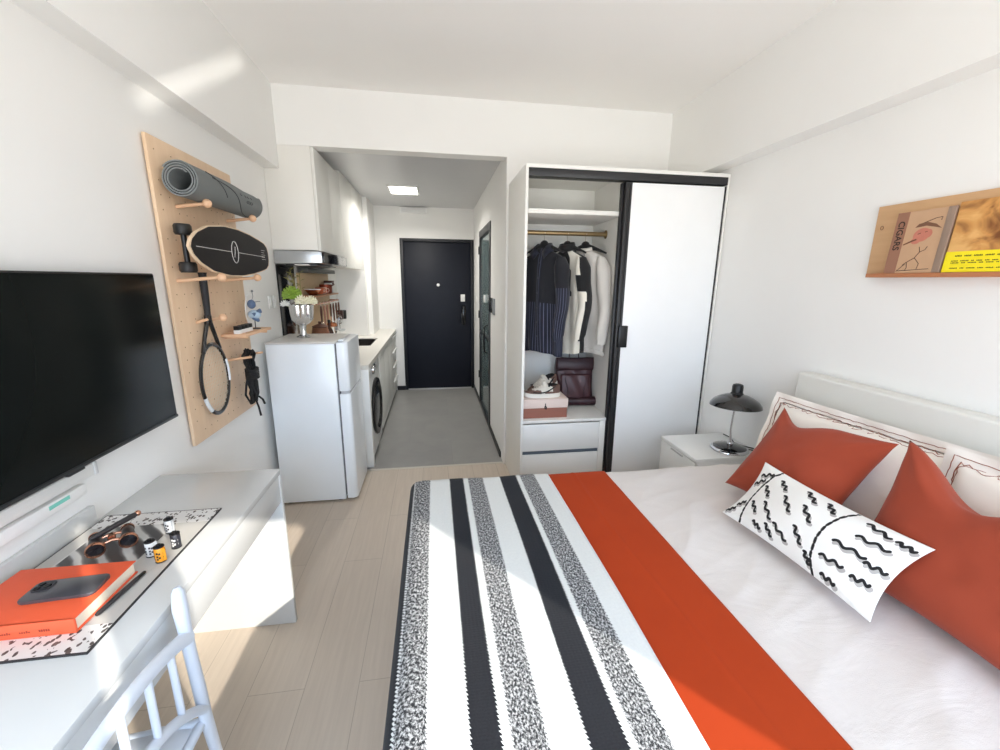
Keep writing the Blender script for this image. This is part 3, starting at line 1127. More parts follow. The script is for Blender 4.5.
def hanger(hx, y, rz, label):
    t = thing('clothes_hanger', label, 'hanger', (hx, y, 1.80), (0, 0, rz), group='black hangers on the wardrobe rail')
    bm = BM()
    pts = [(0, 0, .0), (0, 0, .05)]
    for i in range(11):
        a = radians(-60 + 240 * i / 10)
        pts.append((.0 + .0165 * cos(a) * cos(-rz), .0165 * cos(a) * sin(-rz), .078 + .0165 * sin(a)))
    # hook lies across the rail (rail runs along world x): build it in the world y-z plane
    pts = [(0, 0, .0), (0, 0, .045)]
    for i in range(13):
        a = radians(-80 + 260 * i / 12)
        wy = .0165 * cos(a)
        pts.append((wy * sin(rz), wy * cos(rz), .078 + .0165 * sin(a)))
    tube(bm, pts, .0022, 8)
    part('hook', bm, M('hook_wire', (190, 186, 176), 0.3, metal=0.8), t, world=False)
    bm = BM()
    L = []
    for i in range(21):
        s = -1 + i / 10
        L.append((s * .17, 0, -.005 - .05 * abs(s) ** 1.4))
    tube(bm, L, [.006 + .018 * (1 - abs(-1 + i / 10)) ** 1.5 for i in range(21)], 12, flat=1.1)
    ball(bm, (0, 0, 0.004), .034, 1, .7, .9, 14)
    part('shoulder_bar', bm, M('black_velvet', (14, 14, 16), 0.9, sheen=.2), t, world=False)
    return t

def z1(p, c, s, v):
    if p == 'collar':
        return 1.0
    if p.startswith('sleeve'):
        return 1.0 if v > .38 else 0.0
    if abs(c) < .14 and s < 0:
        return 1.0
    return 1.0 if v > .52 else 0.0
g1 = m_garment('navy_pinstripe', (17, 18, 26), (20, 23, 40), .019, (98, 102, 126))
def z2(p, c, s, v):
    q = .75 * c + .65 * s
    if p == 'collar':
        return 0.0
    if p == 'sleeve_near':
        return 1.0 if (v > .40 and q < .25 - .5 * (v - .4)) or (v < .2 and q < -.3) else 0.0
    if p == 'sleeve':
        return 1.0 if v > .6 else 0.0
    if v < .45:
        return 1.0 if -.35 < q - .4 * (v - .2) < .45 else 0.0
    return 1.0 if q < .35 else 0.0
g2 = m_garment('black_cream_block', (22, 22, 24), (226, 221, 208))
g3 = m_garment('greige_sweat', (208, 203, 195), (150, 146, 140))
def z3(p, c, s, v):
    return 1.0 if p == 'body' and s < 0 and .02 < c < .10 and v < .4 else 0.0
def gy(off):
    return 3.02 + off
garment('striped_shirt', 'navy pinstriped shirt with plain dark shoulders on the wardrobe rail', 'shirt', 0.79, 3.02, radians(-52), g1, z1, .755, .18, .7, .58, 'shirt', 3)
garment('block_jacket', 'black and cream colour-blocked jacket between shirt and grey sweatshirt', 'jacket', 0.962, 3.02, radians(-58), g2, z2, .75, .18, .55, .58, 'stand', 5)
garment('sweatshirt', 'light grey sweatshirt hanging nearest the wardrobe partition', 'sweatshirt', 1.098, 3.02, radians(-50), g3, z3, .75, .18, .6, .61, 'band', 8, hem_trim=M('greige_rib', (200, 195, 187), 0.9, bump=.3, bs=300))
hanger(0.79, 3.02, radians(-52), 'black hanger holding the navy pinstriped shirt')
hanger(0.962, 3.02, radians(-58), 'black hanger holding the black and cream jacket')
hanger(1.098, 3.02, radians(-50), 'black hanger holding the light grey sweatshirt')

# shoe box, shoes and backpack in the wardrobe
sb = thing('shoe_box', 'shoe box with pale pink lid and brown base on the wardrobe deck', 'box', (0.775, 2.92, 0.579))
bm = BM()
box(bm, 0.604, 0.940, 2.79, 3.055, 0.579, 0.665, 0.002)
part('base', bm, M('brown_card', (150, 96, 80), 0.7, var=0.03), sb)
bm = BM()
box(bm, 0.600, 0.945, 2.785, 3.06, 0.655, 0.722, 0.003)
lid = part('lid', bm, M('pale_pink_card', (228, 208, 198), 0.7, var=0.02), sb)
bm = BM()
tube(bm, [(0.775, 2.783, 0.672), (0.770, 2.780, 0.665), (0.772, 2.780, 0.652), (0.78, 2.780, 0.648), (0.782, 2.781, 0.66), (0.775, 2.783, 0.672)], 0.004, 6)
rod(bm, (0.775, 2.784, 0.69), (0.775, 2.784, 0.668), 0.003)
part('pull_tab', bm, BLACKM, lid)

SOLE = M('white_sole', (232, 228, 218), 0.5)
UPW = M('white_leather', (214, 208, 196), 0.45)
UPB = M('mocha_suede', (108, 82, 72), 0.85, var=0.08, vs=40)
UPK = M('black_suede', (30, 28, 30), 0.8)
LACE = M('lace', (224, 214, 205), 0.8)
def sneaker(label, loc, rot):
    t = thing('sneaker', label, 'shoe', loc, rot, group='pair of sneakers on the shoe box')
    # local x: heel(-.14) -> toe(+.14)
    def half(x):
        q = (x + .14) / .28
        return .033 + .016 * sin(pi * min(1, q * 1.05)) * (0.55 + .6 * q) if 0 < q < 1 else .02
    out = []
    n = 30
    for i in range(n + 1):
        x = -.14 + .28 * i / n
        e = sqrt(max(0, 1 - abs((2 * i / n - 1)) ** 6))
        out.append((x, half(x) * e + .002))
    for i in range(n, -1, -1):
        x = -.14 + .28 * i / n
        e = sqrt(max(0, 1 - abs((2 * i / n - 1)) ** 6))
        out.append((x, -half(x) * e * .92 - .002))
    bm = BM()
    prism(bm, out, lambda a, b, c: (a, b, c + max(0, (a - .08)) * .12), 0, .03, bev=.004)
    part('sole', bm, SOLE, t, world=False)
    def top(q):
        pts = [(0, .082), (.08, .092), (.2, .086), (.33, .095), (.42, .104), (.5, .092), (.65, .068), (.8, .054), (.92, .045), (1, .032)]
        for (a, b), (c, d) in zip(pts, pts[1:]):
            if q <= c:
                f = (q - a) / (c - a)
                f = f * f * (3 - 2 * f)
                return b + (d - b) * f
        return .03
    bm = BM()
    def up(u, v):
        q = .01 + .98 * u
        x = -.137 + .274 * q
        e = sqrt(max(0.02, 1 - abs(2 * q - 1) ** 5))
        w = half(x) * e * .96
        a = pi * v
        h = top(q) - .028
        shrink = 1 - .35 * sin(a) ** 2 * (1 if q < .55 else .6)
        return (x, w * cos(a) * (shrink if 0 < v < 1 else 1), .028 + h * sin(a) ** (.75))
    surf(bm, 40, 18, up)
    for f in bm.faces:
        c = f.calc_center_median()
        q = (c.x + .137) / .274
        mi = 0
        if q > .80 or (q > .55 and c.z < .055):
            mi = 1
        elif q < .24:
            mi = 1
        elif .12 < q < .36 and c.z > .078:
            mi = 2
        elif .2 < q < .46 and c.z < .042:
            mi = 1
        f.material_index = mi
    part('upper', bm, [UPW, UPB, UPK], t, world=False, angle=180)
    bm = BM()
    lathe(bm, [(.03, .0), (.034, .004), (.028, .006), (.002, .003)], (-.075, 0, .086), 24, sx=1.25, sy=.8)
    part('collar', bm, UPK, t, world=False)
    for s in (-1, 1):
        bm = BM()
        P = []
        for i in range(15):
            f = i / 14
            x = .075 - .17 * f
            z = .045 + .012 * sin(pi * f) * -1 + .04 * f ** 2.2
            P.append(V((x, s * (half(x) * (.93 - .12 * f)) + s * .002, z)))
        tube(bm, P, [.003 + .009 * sin(pi * min(1, .08 + .92 * i / 14)) ** .8 for i in range(15)], 8, flat=.35)
        part('swoosh', bm, UPK, t, world=False, label='dark curved side stripe')
    for i in range(5):
        bm = BM()
        x = .005 + .016 * i
        q = (x + .137) / .274
        h = top(q)
        tube(bm, [(x, -.022, h - .014), (x + .003, -.01, h + .001), (x + .003, .01, h + .001), (x, .022, h - .014)], .0032, 6)
        part('lace', bm, LACE, t, world=False)
    bm = BM()
    box(bm, -.03, .002, -.016, .016, .09, .118, .006)
    part('tongue', bm, UPW, t, world=False)
    return t
sneaker('white and brown low sneaker lying flat at the front of the shoe box', (0.765, 2.86, 0.723), (0, 0, radians(180)))
sneaker('white and brown sneaker tilted up against the backpack behind the front shoe', (0.80, 2.985, 0.745), (radians(-12), radians(14), radians(200)))

LEA = M('burgundy_leather', (72, 40, 44), 0.42, var=0.12, vs=18, bump=.12, bs=45)
LEAD = M('dark_burgundy_leather', (52, 26, 32), 0.45, var=0.1, vs=18)
bp = thing('backpack', 'dark burgundy leather backpack standing in the wardrobe beside the shoe box', 'backpack', (1.10, 3.13, 0.579), (radians(-7), 0, radians(-4)))
def bag(u, v):
    a = 2 * pi * u
    z = .37 * v
    w = .148 * (1 + .02 * sin(3 * z * 9)) * (1 - .10 * max(0, v - .8))
    d = .075 * (1 - .45 * v)
    c, s = cos(a), sin(a)
    q = (abs(c) ** 5 + abs(s) ** 5) ** (-1 / 5)
    wr_ = .006 * sin(7 * a + 10 * v) * sin(pi * v) + .004 * sin(17 * v + 3 * a)
    return (w * q * c, (d * q * s + wr_ * s), z)
bm = BM()
G = surf(bm, 64, 34, bag, closed_u=True)
bm.faces.new([G[i][0] for i in range(64)])
bm.faces.new([G[i][34] for i in range(63, -1, -1)])
part('body', bm, LEA, bp, world=False, angle=60)
bm = BM()
surf(bm, 24, 14, lambda u, v: ((u - .5) * .30 * (1 - .03 * v), -.055 - .012 * sin(pi * v) - .006 * sin(pi * u) + .02 * (v if v > .85 else 0), .375 - .12 * v + .003 * sin(9 * u)))
fl = part('flap', bm, LEAD, bp, world=False, angle=180)
fl.modifiers.new('thick', 'SOLIDIFY').thickness = .006
bm = BM()
surf(bm, 24, 18, lambda u, v: ((u - .5) * .235, -.082 - .012 * sin(pi * v) ** .6 * sin(pi * u) ** .4 - .004 * sin(12 * u + 5 * v), .03 + .215 * v))
pk = part('front_pocket', bm, LEA, bp, world=False, angle=180)
pk.modifiers.new('thick', 'SOLIDIFY').thickness = .006
bm = BM()
tube(bm, [(-.04, -.01, .365), (-.036, -.01, .41), (-.025, -.01, .425), (.025, -.01, .425), (.036, -.01, .41), (.04, -.01, .365)], .007, 8, flat=.6)
part('carry_handle', bm, LEAD, bp, world=False)
bm = BM()
rod(bm, (-.13, -.07, .03), (.165, -.075, .03), .034, .036, 18)
part('base_roll', bm, LEAD, bp, world=False)
for s in (-1, 1):
    bm = BM()
    tube(bm, [(s * .09, -.072, .26), (s * .085, -.088, .20), (s * .06, -.092, .10), (s * .075, -.09, .03)], .006, 8, flat=.4)
    part('strap', bm, LEAD, bp, world=False)

# ------------------------------------------------------------------ nightstand and lamp
ns = thing('nightstand', 'low white nightstand between wardrobe and bed', 'nightstand', (1.72, 2.27, 0))
bm = BM()
box(bm, 1.522, 1.958, 2.075, 2.455, 0.06, 0.512, 0.002)
part('body', bm, LAC, ns)
bm = BM()
box(bm, 1.502, 1.960, 2.07, 2.46, 0.512, 0.532, 0.002)
part('top', bm, LAC, ns)
for z0, z1 in ((0.07, 0.285), (0.29, 0.505)):
    bm = BM()
    box(bm, 1.504, 1.521, 2.078, 2.452, z0, z1, 0.002)
    d = part('drawer', bm, LAC, ns)
    bm = BM()
    box(bm, 1.498, 1.505, 2.2, 2.33, z1 - .014, z1 - .006, 0.001)
    part('drawer_pull', bm, M('grey_pull', (180, 180, 178), 0.4), d)
for x in (1.56, 1.90):
    for y in (2.11, 2.42):
        bm = BM()
        rod(bm, (x, y, 0), (x, y, 0.062), 0.014)
        part('foot', bm, LAC, ns)

lx, ly = 1.805, 2.185
lp = thing('desk_lamp', 'black domed lamp with chrome stem on the nightstand', 'lamp', (lx, ly, 0.532))
GB = M('gloss_black', (14, 14, 15), 0.14, coat=.6)
bm = BM()
lathe(bm, [(0.105, 0.0), (0.110, 0.004), (0.108, 0.012), (0.098, 0.017), (0.09, 0.0175)], (lx, ly, 0.532), 44)
b_ = part('base', bm, CHROME, lp, label='chrome rimmed round base')
bm = BM()
lathe(bm, [(0.096, 0.0165), (0.09, 0.021), (0.05, 0.03), (0.022, 0.034), (0.001, 0.034)], (lx, ly, 0.532), 44)
part('base_cover', bm, GB, b_)
bm = BM()
tube(bm, [(lx, ly, 0.56), (lx, ly, 0.60), (lx - .006, ly + .002, 0.66), (lx - .004, ly + .002, 0.74), (lx + .001, ly, 0.81), (lx + .002, ly, 0.86)], [0.013, 0.0075, 0.006, 0.006, 0.006, 0.006], 12)
ball(bm, (lx, ly, 0.572), .018, seg=14)
part('stem', bm, CHROME, lp)
tilt = Matrix.Rotation(radians(2), 4, 'Y') @ Matrix.Rotation(radians(-3), 4, 'X')
so = (lx + .002, ly, 0.825)
bm = BM()
lathe(bm, [(0.143, -.012), (0.145, -.010), (0.141, 0.004), (0.124, 0.026), (0.094, 0.046), (0.062, 0.060), (0.036, 0.067), (0.034, 0.062), (0.060, 0.055), (0.092, 0.041), (0.121, 0.021), (0.139, 0.0)], so, 56, mat=tilt, cap=False)
sh = part('shade', bm, GB, lp)
bm = BM()
lathe(bm, [(0.036, 0.058), (0.036, 0.07), (0.031, 0.075), (0.031, 0.112), (0.027, 0.124), (0.014, 0.129), (0.001, 0.130)], so, 28, mat=tilt)
part('cap', bm, M('satin_black', (20, 20, 21), 0.4), sh)
bm = BM()
ball(bm, tuple(V(so) + tilt @ V((-.02, 0, .02))), .02, seg=14)
part('swivel_knob', bm, CHROME, sh)
bm = BM()
tube(bm, [(lx + .10, ly - .02, .537), (lx + .14, ly - .06, .537), (lx + .155, ly - .02, .537), (lx + .12, ly + .02, .537), (lx + .10, ly + .09, .537), (lx + .14, ly + .17, .537), (1.94, ly + .235, .537)], .0035, 8)
part('power_cord', bm, BLACKM, lp)

# ------------------------------------------------------------------ bed
BX0, BX1, BY0, BY1, BZ = -0.11, 1.86, 0.15, 1.93, 0.565
LIN = NT('blush_white_cotton')
LIN.base(rgb(228, 221, 217))
LIN.b.inputs['Roughness'].default_value = 0.9
LIN.b.inputs['Sheen Weight'].default_value = 0.2
_c = LIN.coord('Object')
_n = LIN.noise(1.0, 5, .6, vec=LIN.mapping(_c, (4, 9, 4), rot=(0, 0, .35)), dist=.8)
LIN.base(LIN.mix(_n, rgb(208, 201, 197), rgb(222, 216, 212)))
_n2 = LIN.noise(500, 1, vec=_c)
LIN.bump(LIN.math('ADD', LIN.math('MULTIPLY', _n2, .12), _n), .25, .012)
LIN = LIN.m
bd = thing('bed', 'white upholstered double bed with low headboard against the right wall', 'bed', (0.9, 1.04, 0))
bm = BM()
box(bm, 1.865, 1.96, 0.12, 1.85, 0.0, 1.10, 0.012, 3)
part('headboard', bm, M('headboard_white', (229, 228, 222), 0.55, bump=.04, bs=200), bd)
bm = BM()
box(bm, -0.06, 1.863, BY0 + .03, BY1 - .04, 0.10, 0.32, 0.01)
part('base', bm, M('bed_base_fabric', (205, 202, 196), 0.85), bd)
bm = BM()
box(bm, -0.09, 1.862, BY0 + .01, BY1 - .015, 0.322, BZ - .012, 0.04, 4)
part('mattress', bm, M('mattress_ticking', (236, 234, 230), 0.8), bd)
for x in (0.0, 1.75):
    for y in (0.25, 1.80):
        bm = BM()
        rod(bm, (x, y, 0), (x, y, 0.102), 0.025)
        part('leg', bm, BLACKM, bd)

def drape(x0, x1, nx, ny, off, drop_far, drop_foot, wob, seed, wrinkle=None, mat_uv=True, drop_near=.2):
    """cloth lying over the mattress: hangs over the far long side (y=BY1), the near side and, if drop_foot, over the foot end"""
    R = .05
    L_y = BY1 - BY0
    def fold(d, edge, sgn):
        # d = distance past the edge line of the flat top (edge - R); returns outward, down
        if d <= 0:
            return d, 0.0
        Q = R + off
        if d < R * pi / 2:
            a = d / R
            return Q * sin(a), Q * (1 - cos(a))
        return Q, Q + d - R * pi / 2
    ty0, ty1 = BY0 - drop_near, BY1 + drop_far
    tx0 = x0 - (drop_foot if drop_foot else 0)
    def fn(u, v):
        sx = tx0 + (x1 - tx0) * u
        sy = ty0 + (ty1 - ty0) * v
        z = BZ + off
        y = sy
        dn = 0
        if sy > BY1 - R:
            o_, dz = fold(sy - (BY1 - R), BY1, 1)
            y = BY1 - R + o_
            z -= dz
            dn = dz
        elif sy < BY0 + R:
            o_, dz = fold((BY0 + R) - sy, BY0, -1)
            y = BY0 + R - o_
            z -= dz
            dn = dz
        x = sx
        if drop_foot and sx < BX0 + R:
            o_, dz = fold((BX0 + R) - sx, BX0, -1)
            x = BX0 + R - o_
            z = BZ + off - max(dz, dn) - .15 * min(dz, dn)
            if dn > 0 and dz > 0:
                x -= .04 * min(dz, dn)
        nz = mnoise.noise(V((sx * 2.2 + seed, sy * 2.2, 0))) * .5 + mnoise.noise(V((sx * 6 + seed, sy * 5, 3))) * .25
        top = 1.0 if dn < .02 else .4
        z += wob * nz * top
        if wrinkle:
            z += wrinkle(sx, sy) * top
        if dn > .05:
            y += (1 if sy > 1 else -1) * abs(.02 * sin(sx * 16 + seed) * min(1, dn * 4))
        return (x, y, max(z, .02))
    bm = BM()
    surf(bm, nx, ny, fn, uvfn=lambda u, v: (tx0 + (x1 - tx0) * u, ty0 + (ty1 - ty0) * v))
    return bm

def wr_duvet(x, y):
    # long soft creases running across the bed diagonal, as the cloth was pulled
    r = 0
    for (a, ph, f, s) in ((2.1, .3, 9, .0035), (2.35, 1.9, 15, .0022), (1.9, 4.0, 23, .0013)):
        q = (x * cos(a) + y * sin(a)) * f + ph + 1.6 * mnoise.noise(V((x * 1.7, y * 1.7, a)))
        r += s * (1 - abs(sin(q))) ** 2 * (0.4 + .6 * abs(mnoise.noise(V((x * 2.3, y * 2.3, ph)))) * 2)
    return r * 2.9 * max(0.0, min(1.0, (x - .84) / .12))
dv = drape(-0.02, 1.855, 190, 190, .006, .30, 0, .007, 4.0, wr_duvet)
dvo = solo('duvet', dv, LIN, 'rumpled blush-white duvet covering the bed', 'duvet', angle=180)
dvo.modifiers.new('thick', 'SOLIDIFY').thickness = .004
dvo.modifiers['thick'].offset = 1

# striped throw over the foot of the bed
def m_throw():
    k = NT('chunky_striped_knit')
    uv = k.coord('UV')
    sep = k.n('ShaderNodeSeparateXYZ')
    k.l(uv, sep.inputs[0])
    x, y = sep.outputs[0], sep.outputs[1]
    # saw-toothed stripe edges, one tooth per knitted row
    saw = k.math('SUBTRACT', k.math('FRACT', k.math('MULTIPLY', y, 1 / 0.011)), .5)
    nz = k.noise(90, 2, vec=uv)
    xx = k.math('ADD', k.math('ADD', x, k.math('MULTIPLY', saw, .006)), k.math('MULTIPLY', k.math('SUBTRACT', nz, .5), .006))
    f = k.math('DIVIDE', k.math('ADD', xx, .4), 1.0)
    bands = [(-.4, 0), (-.30, 1), (-.21, 0), (-.165, 1), (-.102, 0), (-.096, .5), (-.042, 0), (.050, 1), (.118, 0), (.140, .5), (.215, 0), (.302, 1), (.385, 0), (.404, .5), (.478, 0)]
    code = k.ramp(f, [((b + .4), v) for b, v in bands], 'CONSTANT')
    # mottled yarn: short dashes along the rows
    mo = k.noise(1.0, 5, .75, vec=k.mapping(uv, (190, 120, 1), rot=(0, 0, .5)))
    mot = k.ramp(mo, [(.46, rgb(38, 40, 44)), (.61, rgb(206, 208, 210))])
    wv = k.math('SINE', k.math('MULTIPLY', y, 2 * pi / .008))
    wh = k.mix(k.noise(120, 3, vec=uv), rgb(204, 208, 209), rgb(222, 225, 224))
    bl = k.mix(k.noise(200, 2, vec=uv), rgb(20, 22, 28), rgb(36, 38, 44))
    is1 = k.math('GREATER_THAN', code, .75)
    is5 = k.math('GREATER_THAN', code, .25)
    c = k.mix(is5, wh, mot)
    c = k.mix(is1, c, bl)
    k.base(c)
    k.b.inputs['Roughness'].default_value = .95
    k.b.inputs['Specular IOR Level'].default_value = .15
    k.b.inputs['Sheen Weight'].default_value = .06
    k.b.inputs['Sheen Roughness'].default_value = .6
    h = k.math('ADD', k.math('MULTIPLY', wv, .15), k.noise(260, 3, vec=uv))
    h = k.math('ADD', h, k.math('MULTIPLY', k.math('SINE', k.math('MULTIPLY', x, 2 * pi / .011)), .25))
    k.bump(h, .22, .002)
    return k.m
def wr_throw(x, y):
    return .0035 * sin(y * 5 + x * 4) + .002 * sin(x * 19 + y * 3)
th = drape(BX0, 0.552, 80, 160, .022, .42, .30, .008, 9.0, wr_throw)
tho = solo('striped_throw', th, m_throw(), 'knitted white throw with black and mottled stripes over the foot of the bed', 'blanket', angle=180)
tho.modifiers.new('thick', 'SOLIDIFY').thickness = .008
tho.modifiers['thick'].offset = 1

RUST = NT('rust_velvet')
_c = RUST.coord('Object')
_n = RUST.noise(2.5, 5, .6, vec=_c, dist=.4)
RUST.base(RUST.mix(_n, rgb(160, 52, 16), rgb(174, 62, 22)))
RUST.b.inputs['Roughness'].default_value = .8
RUST.b.inputs['Sheen Weight'].default_value = .12
RUST.b.inputs['Specular IOR Level'].default_value = .2
RUST.b.inputs['Sheen Roughness'].default_value = .4
RUST.b.inputs['Sheen Tint'].default_value = rgb(240, 150, 110)
RUST.bump(RUST.noise(30, 4, vec=RUST.mapping(_c, (1, .25, 1))), .06, .004)
RUST = RUST.m
ru = drape(0.550, 0.856, 44, 170, .0165, .38, 0, .004, 2.0, lambda x, y: .0022 * exp(-((x - .70 - .02 * sin(3 * y)) / .006) ** 2))
ruo = solo('bed_runner', ru, RUST, 'rust orange velvet runner across the bed between throw and duvet', 'bed runner', angle=180)
ruo.modifiers.new('thick', 'SOLIDIFY').thickness = .005
ruo.modifiers['thick'].offset = 1

# ------------------------------------------------------------------ pillows
def pillow_bm(w, h, t, pinch=.07, nu=64, nv=48, dent=0.0, dent_u=0.0, flange=0.0, inkfn=None, wr=.006, seed=0, sag=0.0, pw=(2.6, .55)):
    """local x: width, y: height, z: thickness.  Two faces joined at the rim."""
    bm = BM()
    def prof(a):
        a = min(1.0, abs(a))
        return max(0.0, 1 - a ** pw[0]) ** pw[1]
    fu, fv = 1 - 2 * flange / w, 1 - 2 * flange / h
    def pos(u, v, side):
        a, b = 2 * u - 1, 2 * v - 1
        x = w / 2 * a * (1 - pinch * (1 - b * b) * abs(a))
        y = h / 2 * b * (1 - pinch * (1 - a * a) * abs(b))
        th_ = t / 2 * prof(a / fu) * prof(b / fv)
        if dent:
            g_ = exp(-((a - dent_u) / .42) ** 2)
            up = max(0, b) ** 2
            y -= dent * g_ * up
            th_ *= 1 - .35 * g_ * max(0, b)
        z = side * th_
        n_ = mnoise.noise(V((x * 7 + seed, y * 7, side * 2))) + .5 * mnoise.noise(V((x * 15 + seed, y * 15, side * 3)))
        # creases radiating from the corners
        for cx, cy in ((-1, -1), (1, -1), (-1, 1), (1, 1)):
            da, db = a - cx, b - cy
            rr = hypot(da, db)
            if rr < 1.1:
                ang = math.atan2(db, da)
                n_ += .9 * (1 - rr / 1.1) * sin(ang * 9 + seed) * min(1, rr * 3)
        z += wr * n_ * (th_ / (t / 2)) ** .6 * side if th_ > 0 else 0
        z += flange and .004 * sin(a * 14 + b * 9 + seed) * (1 - min(1, th_ / (t * .2))) or 0
        y -= sag * 0
        return (x, y, z)
    pillow_bm.pos = pos
    surf(bm, nu, nv, lambda u, v: pos(u, v, 1), inkfn=(lambda u, v: inkfn(u, v, 1)) if inkfn else None)
    surf(bm, nu, nv, lambda u, v: pos(u, v, -1), inkfn=(lambda u, v: inkfn(u, v, -1)) if inkfn else None)
    bmesh.ops.remove_doubles(bm, verts=bm.verts, dist=2e-5)
    return bm

def place_pillow(name, bm, mats, c, wdir, udir, label, cat, group=None):
    x = V(wdir).normalized()
    y = (V(udir) - x * V(udir).dot(x)).normalized()
    z = x.cross(y)
    o = solo(name, bm, mats, label, cat, group, loc=(0, 0, 0), angle=180)
    mw = Matrix(((x.x, y.x, z.x, c[0]), (x.y, y.y, z.y, c[1]), (x.z, y.z, z.z, c[2]), (0, 0, 0, 1)))
    o.matrix_world = mw
    return o

PW = M('cream_percale', (238, 231, 222), .9, var=.02, vs=6, bump=.06, bs=300)
THR = M('rust_thread', (150, 88, 66), .8)
def bed_pillow(w, h, seed, c, wd, ud, label):
    bm = pillow_bm(w, h, .15, .02, 90, 60, flange=.05, seed=seed, wr=.006)
    pos = pillow_bm.pos
    o = place_pillow('bed_pillow', bm, PW, c, wd, ud, label, 'pillow', 'stitched cream pillows')
    rng = random.Random(seed)
    for inset, amp, r in ((.026, .002, .0013), (.046, .006, .0016), (.053, .006, .0012)):
        a, b = 1 - 2 * inset / w, 1 - 2 * inset / h
        per = [(-a, -b, a, -b), (a, -b, a, b), (a, b, -a, b), (-a, b, -a, -b)]
        P = []
        for x0, y0, x1, y1 in per:
            n = int(hypot((x1 - x0) * w / 2, (y1 - y0) * h / 2) / .014)
            for i in range(n):
                f = i / n
                u = (x0 + (x1 - x0) * f + rng.uniform(-amp, amp) * 2 / w + 1) / 2
                v = (y0 + (y1 - y0) * f + rng.uniform(-amp, amp) * 2 / h + 1) / 2
                p = V(pos(min(.995, max(.005, u)), min(.995, max(.005, v)), 1))
                P.append(p + V((0, 0, .0012)))
        bm = BM()
        tube(bm, P, r, 5, closed=True)
        part('stitched_border', bm, THR, o, world=False, label='rust stitched line')
bed_pillow(.86, .45, 3, (1.71, 1.40, .79), (.07, -.9, .0), (.13, 0, .42), 'cream pillow with rust stitched border beside the nightstand')
bed_pillow(.86, .45, 7, (1.68, .65, .80), (.03, -.9, .0), (.13, 0, .42), 'cream pillow with rust stitched border behind the larger rust cushion')
RC = NT('rust_linen')
_c = RC.coord('Object')
RC.base(RC.mix(RC.noise(6, 4, vec=_c), rgb(146, 60, 38), rgb(160, 69, 45)))
RC.b.inputs['Roughness'].default_value = .85
RC.b.inputs['Sheen Weight'].default_value = .1
RC.b.inputs['Specular IOR Level'].default_value = .25
RC.bump(RC.noise(380, 2, vec=_c), .08, .002)
RC = RC.m
place_pillow('throw_cushion', pillow_bm(.475, .46, .16, .11, 70, 64, dent=.06, dent_u=-.5, seed=11, wr=.007), RC,
             (1.49, 1.392, .808), (.02, -.53, -.005), (.26, -.02, .36), 'rust linen cushion leaning on the cream pillow beside the nightstand', 'cushion', 'rust linen cushions')
place_pillow('throw_cushion', pillow_bm(.62, .50, .18, .10, 74, 66, dent=.12, dent_u=-.25, seed=15, wr=.008), RC,
             (1.47, .765, .815), (.0, -.6, 0), (.17, 0, .46), 'larger rust linen cushion with a dented top at the right edge', 'cushion', 'rust linen cushions')

MK = [(0.075, 0.84, 0.05, 0.03), (0.053, 0.69, 0.04, 0.035), (0.175, 0.62, 0.05, -0.033), (0.245, 0.82, 0.05, -0.028), (0.175, 0.33, 0.047, -0.031), (0.285, 0.38, 0.07, -0.048), (0.365, 0.60, 0.062, -0.045),
      (0.435, 0.87, 0.056, -0.03), (0.50, 0.62, 0.055, -0.044), (0.56, 0.86, 0.043, -0.028), (0.43, 0.22, 0.068, -0.032), (0.53, 0.32, 0.05, -0.044), (0.80, 0.90, 0.073, -0.01), (0.835, 0.72, 0.088, 0.012),
      (0.78, 0.52, 0.10, 0.006), (0.745, 0.29, 0.075, 0.008), (0.90, 0.29, 0.053, 0.012), (0.27, 0.12, 0.04, -0.01), (0.055, 0.28, 0.025, 0.03), (0.022, 0.12, 0.02, 0.03), (0.765, 0.08, 0.048, 0.0), (0.92, 0.50, 0.06, 0.01), (0.93, 0.88, 0.05, 0.0), (0.36, 0.15, 0.04, -0.03), (0.63, 0.14, 0.03, -0.03)]
LW, LH = .59, .275
marks = []
for s, t_, dx, dy in MK:
    cx, cy = (s - .5) * LW, (t_ - .5) * LH
    dx, dy = dx * .98, dy * .98
    L = hypot(dx, dy)
    nx, ny = -dy / L, dx / L
    marks.append(((cx, cy, L), [(cx + dx * (f - .5) + nx * .0058 * sin(f * 4 * pi), cy + dy * (f - .5) + ny * .0058 * sin(f * 4 * pi)) for f in [i / 16 for i in range(17)]]))
arcs = [[((s - .5) * LW, (t_ - .5) * LH) for s, t_ in [(.16, .99), (.125, .85), (.105, .65), (.098, .45), (.115, .2), (.15, .01)]],
        [((s - .5) * LW, (t_ - .5) * LH) for s, t_ in [(.665, 1.0), (.635, .8), (.622, .6), (.622, .42), (.645, .2), (.685, .0)]]]
def lum_ink(u, v, side):
    if side < 0:
        return (0.0, 0.0)
    x, y = (u - .5) * LW, (v - .5) * LH
    d = d2 = 1.0
    for (cx, cy, L), pts in marks:
        if hypot(x - cx, y - cy) < L * .6 + .02:
            d = min(d, poly_dist(x, y, pts))
            d2 = min(d2, poly_dist(x - .007, y + .007, pts))
    for a in arcs:
        da = poly_dist(x, y, a)
        d = min(d, da + (.002 if sin(y * 260) > .75 else 0))
    return (inkval(d, .0047, .004), inkval(d2, .0058, .004))
LUM = m_ink('white_canvas_print', (234, 232, 228), (20, 19, 20), (172, 168, 164), rough=.9, bump=.08, bs=400)
place_pillow('lumbar_cushion', pillow_bm(LW, LH, .10, .09, 260, 140, pw=(2.2, .95), seed=21, wr=.005, inkfn=lum_ink), LUM,
             (1.275, 1.118, .718), (.03, -.6, -.0), (.17, 0, .205), 'long white cushion with black wavy dashes lying in front of the rust cushions', 'cushion')

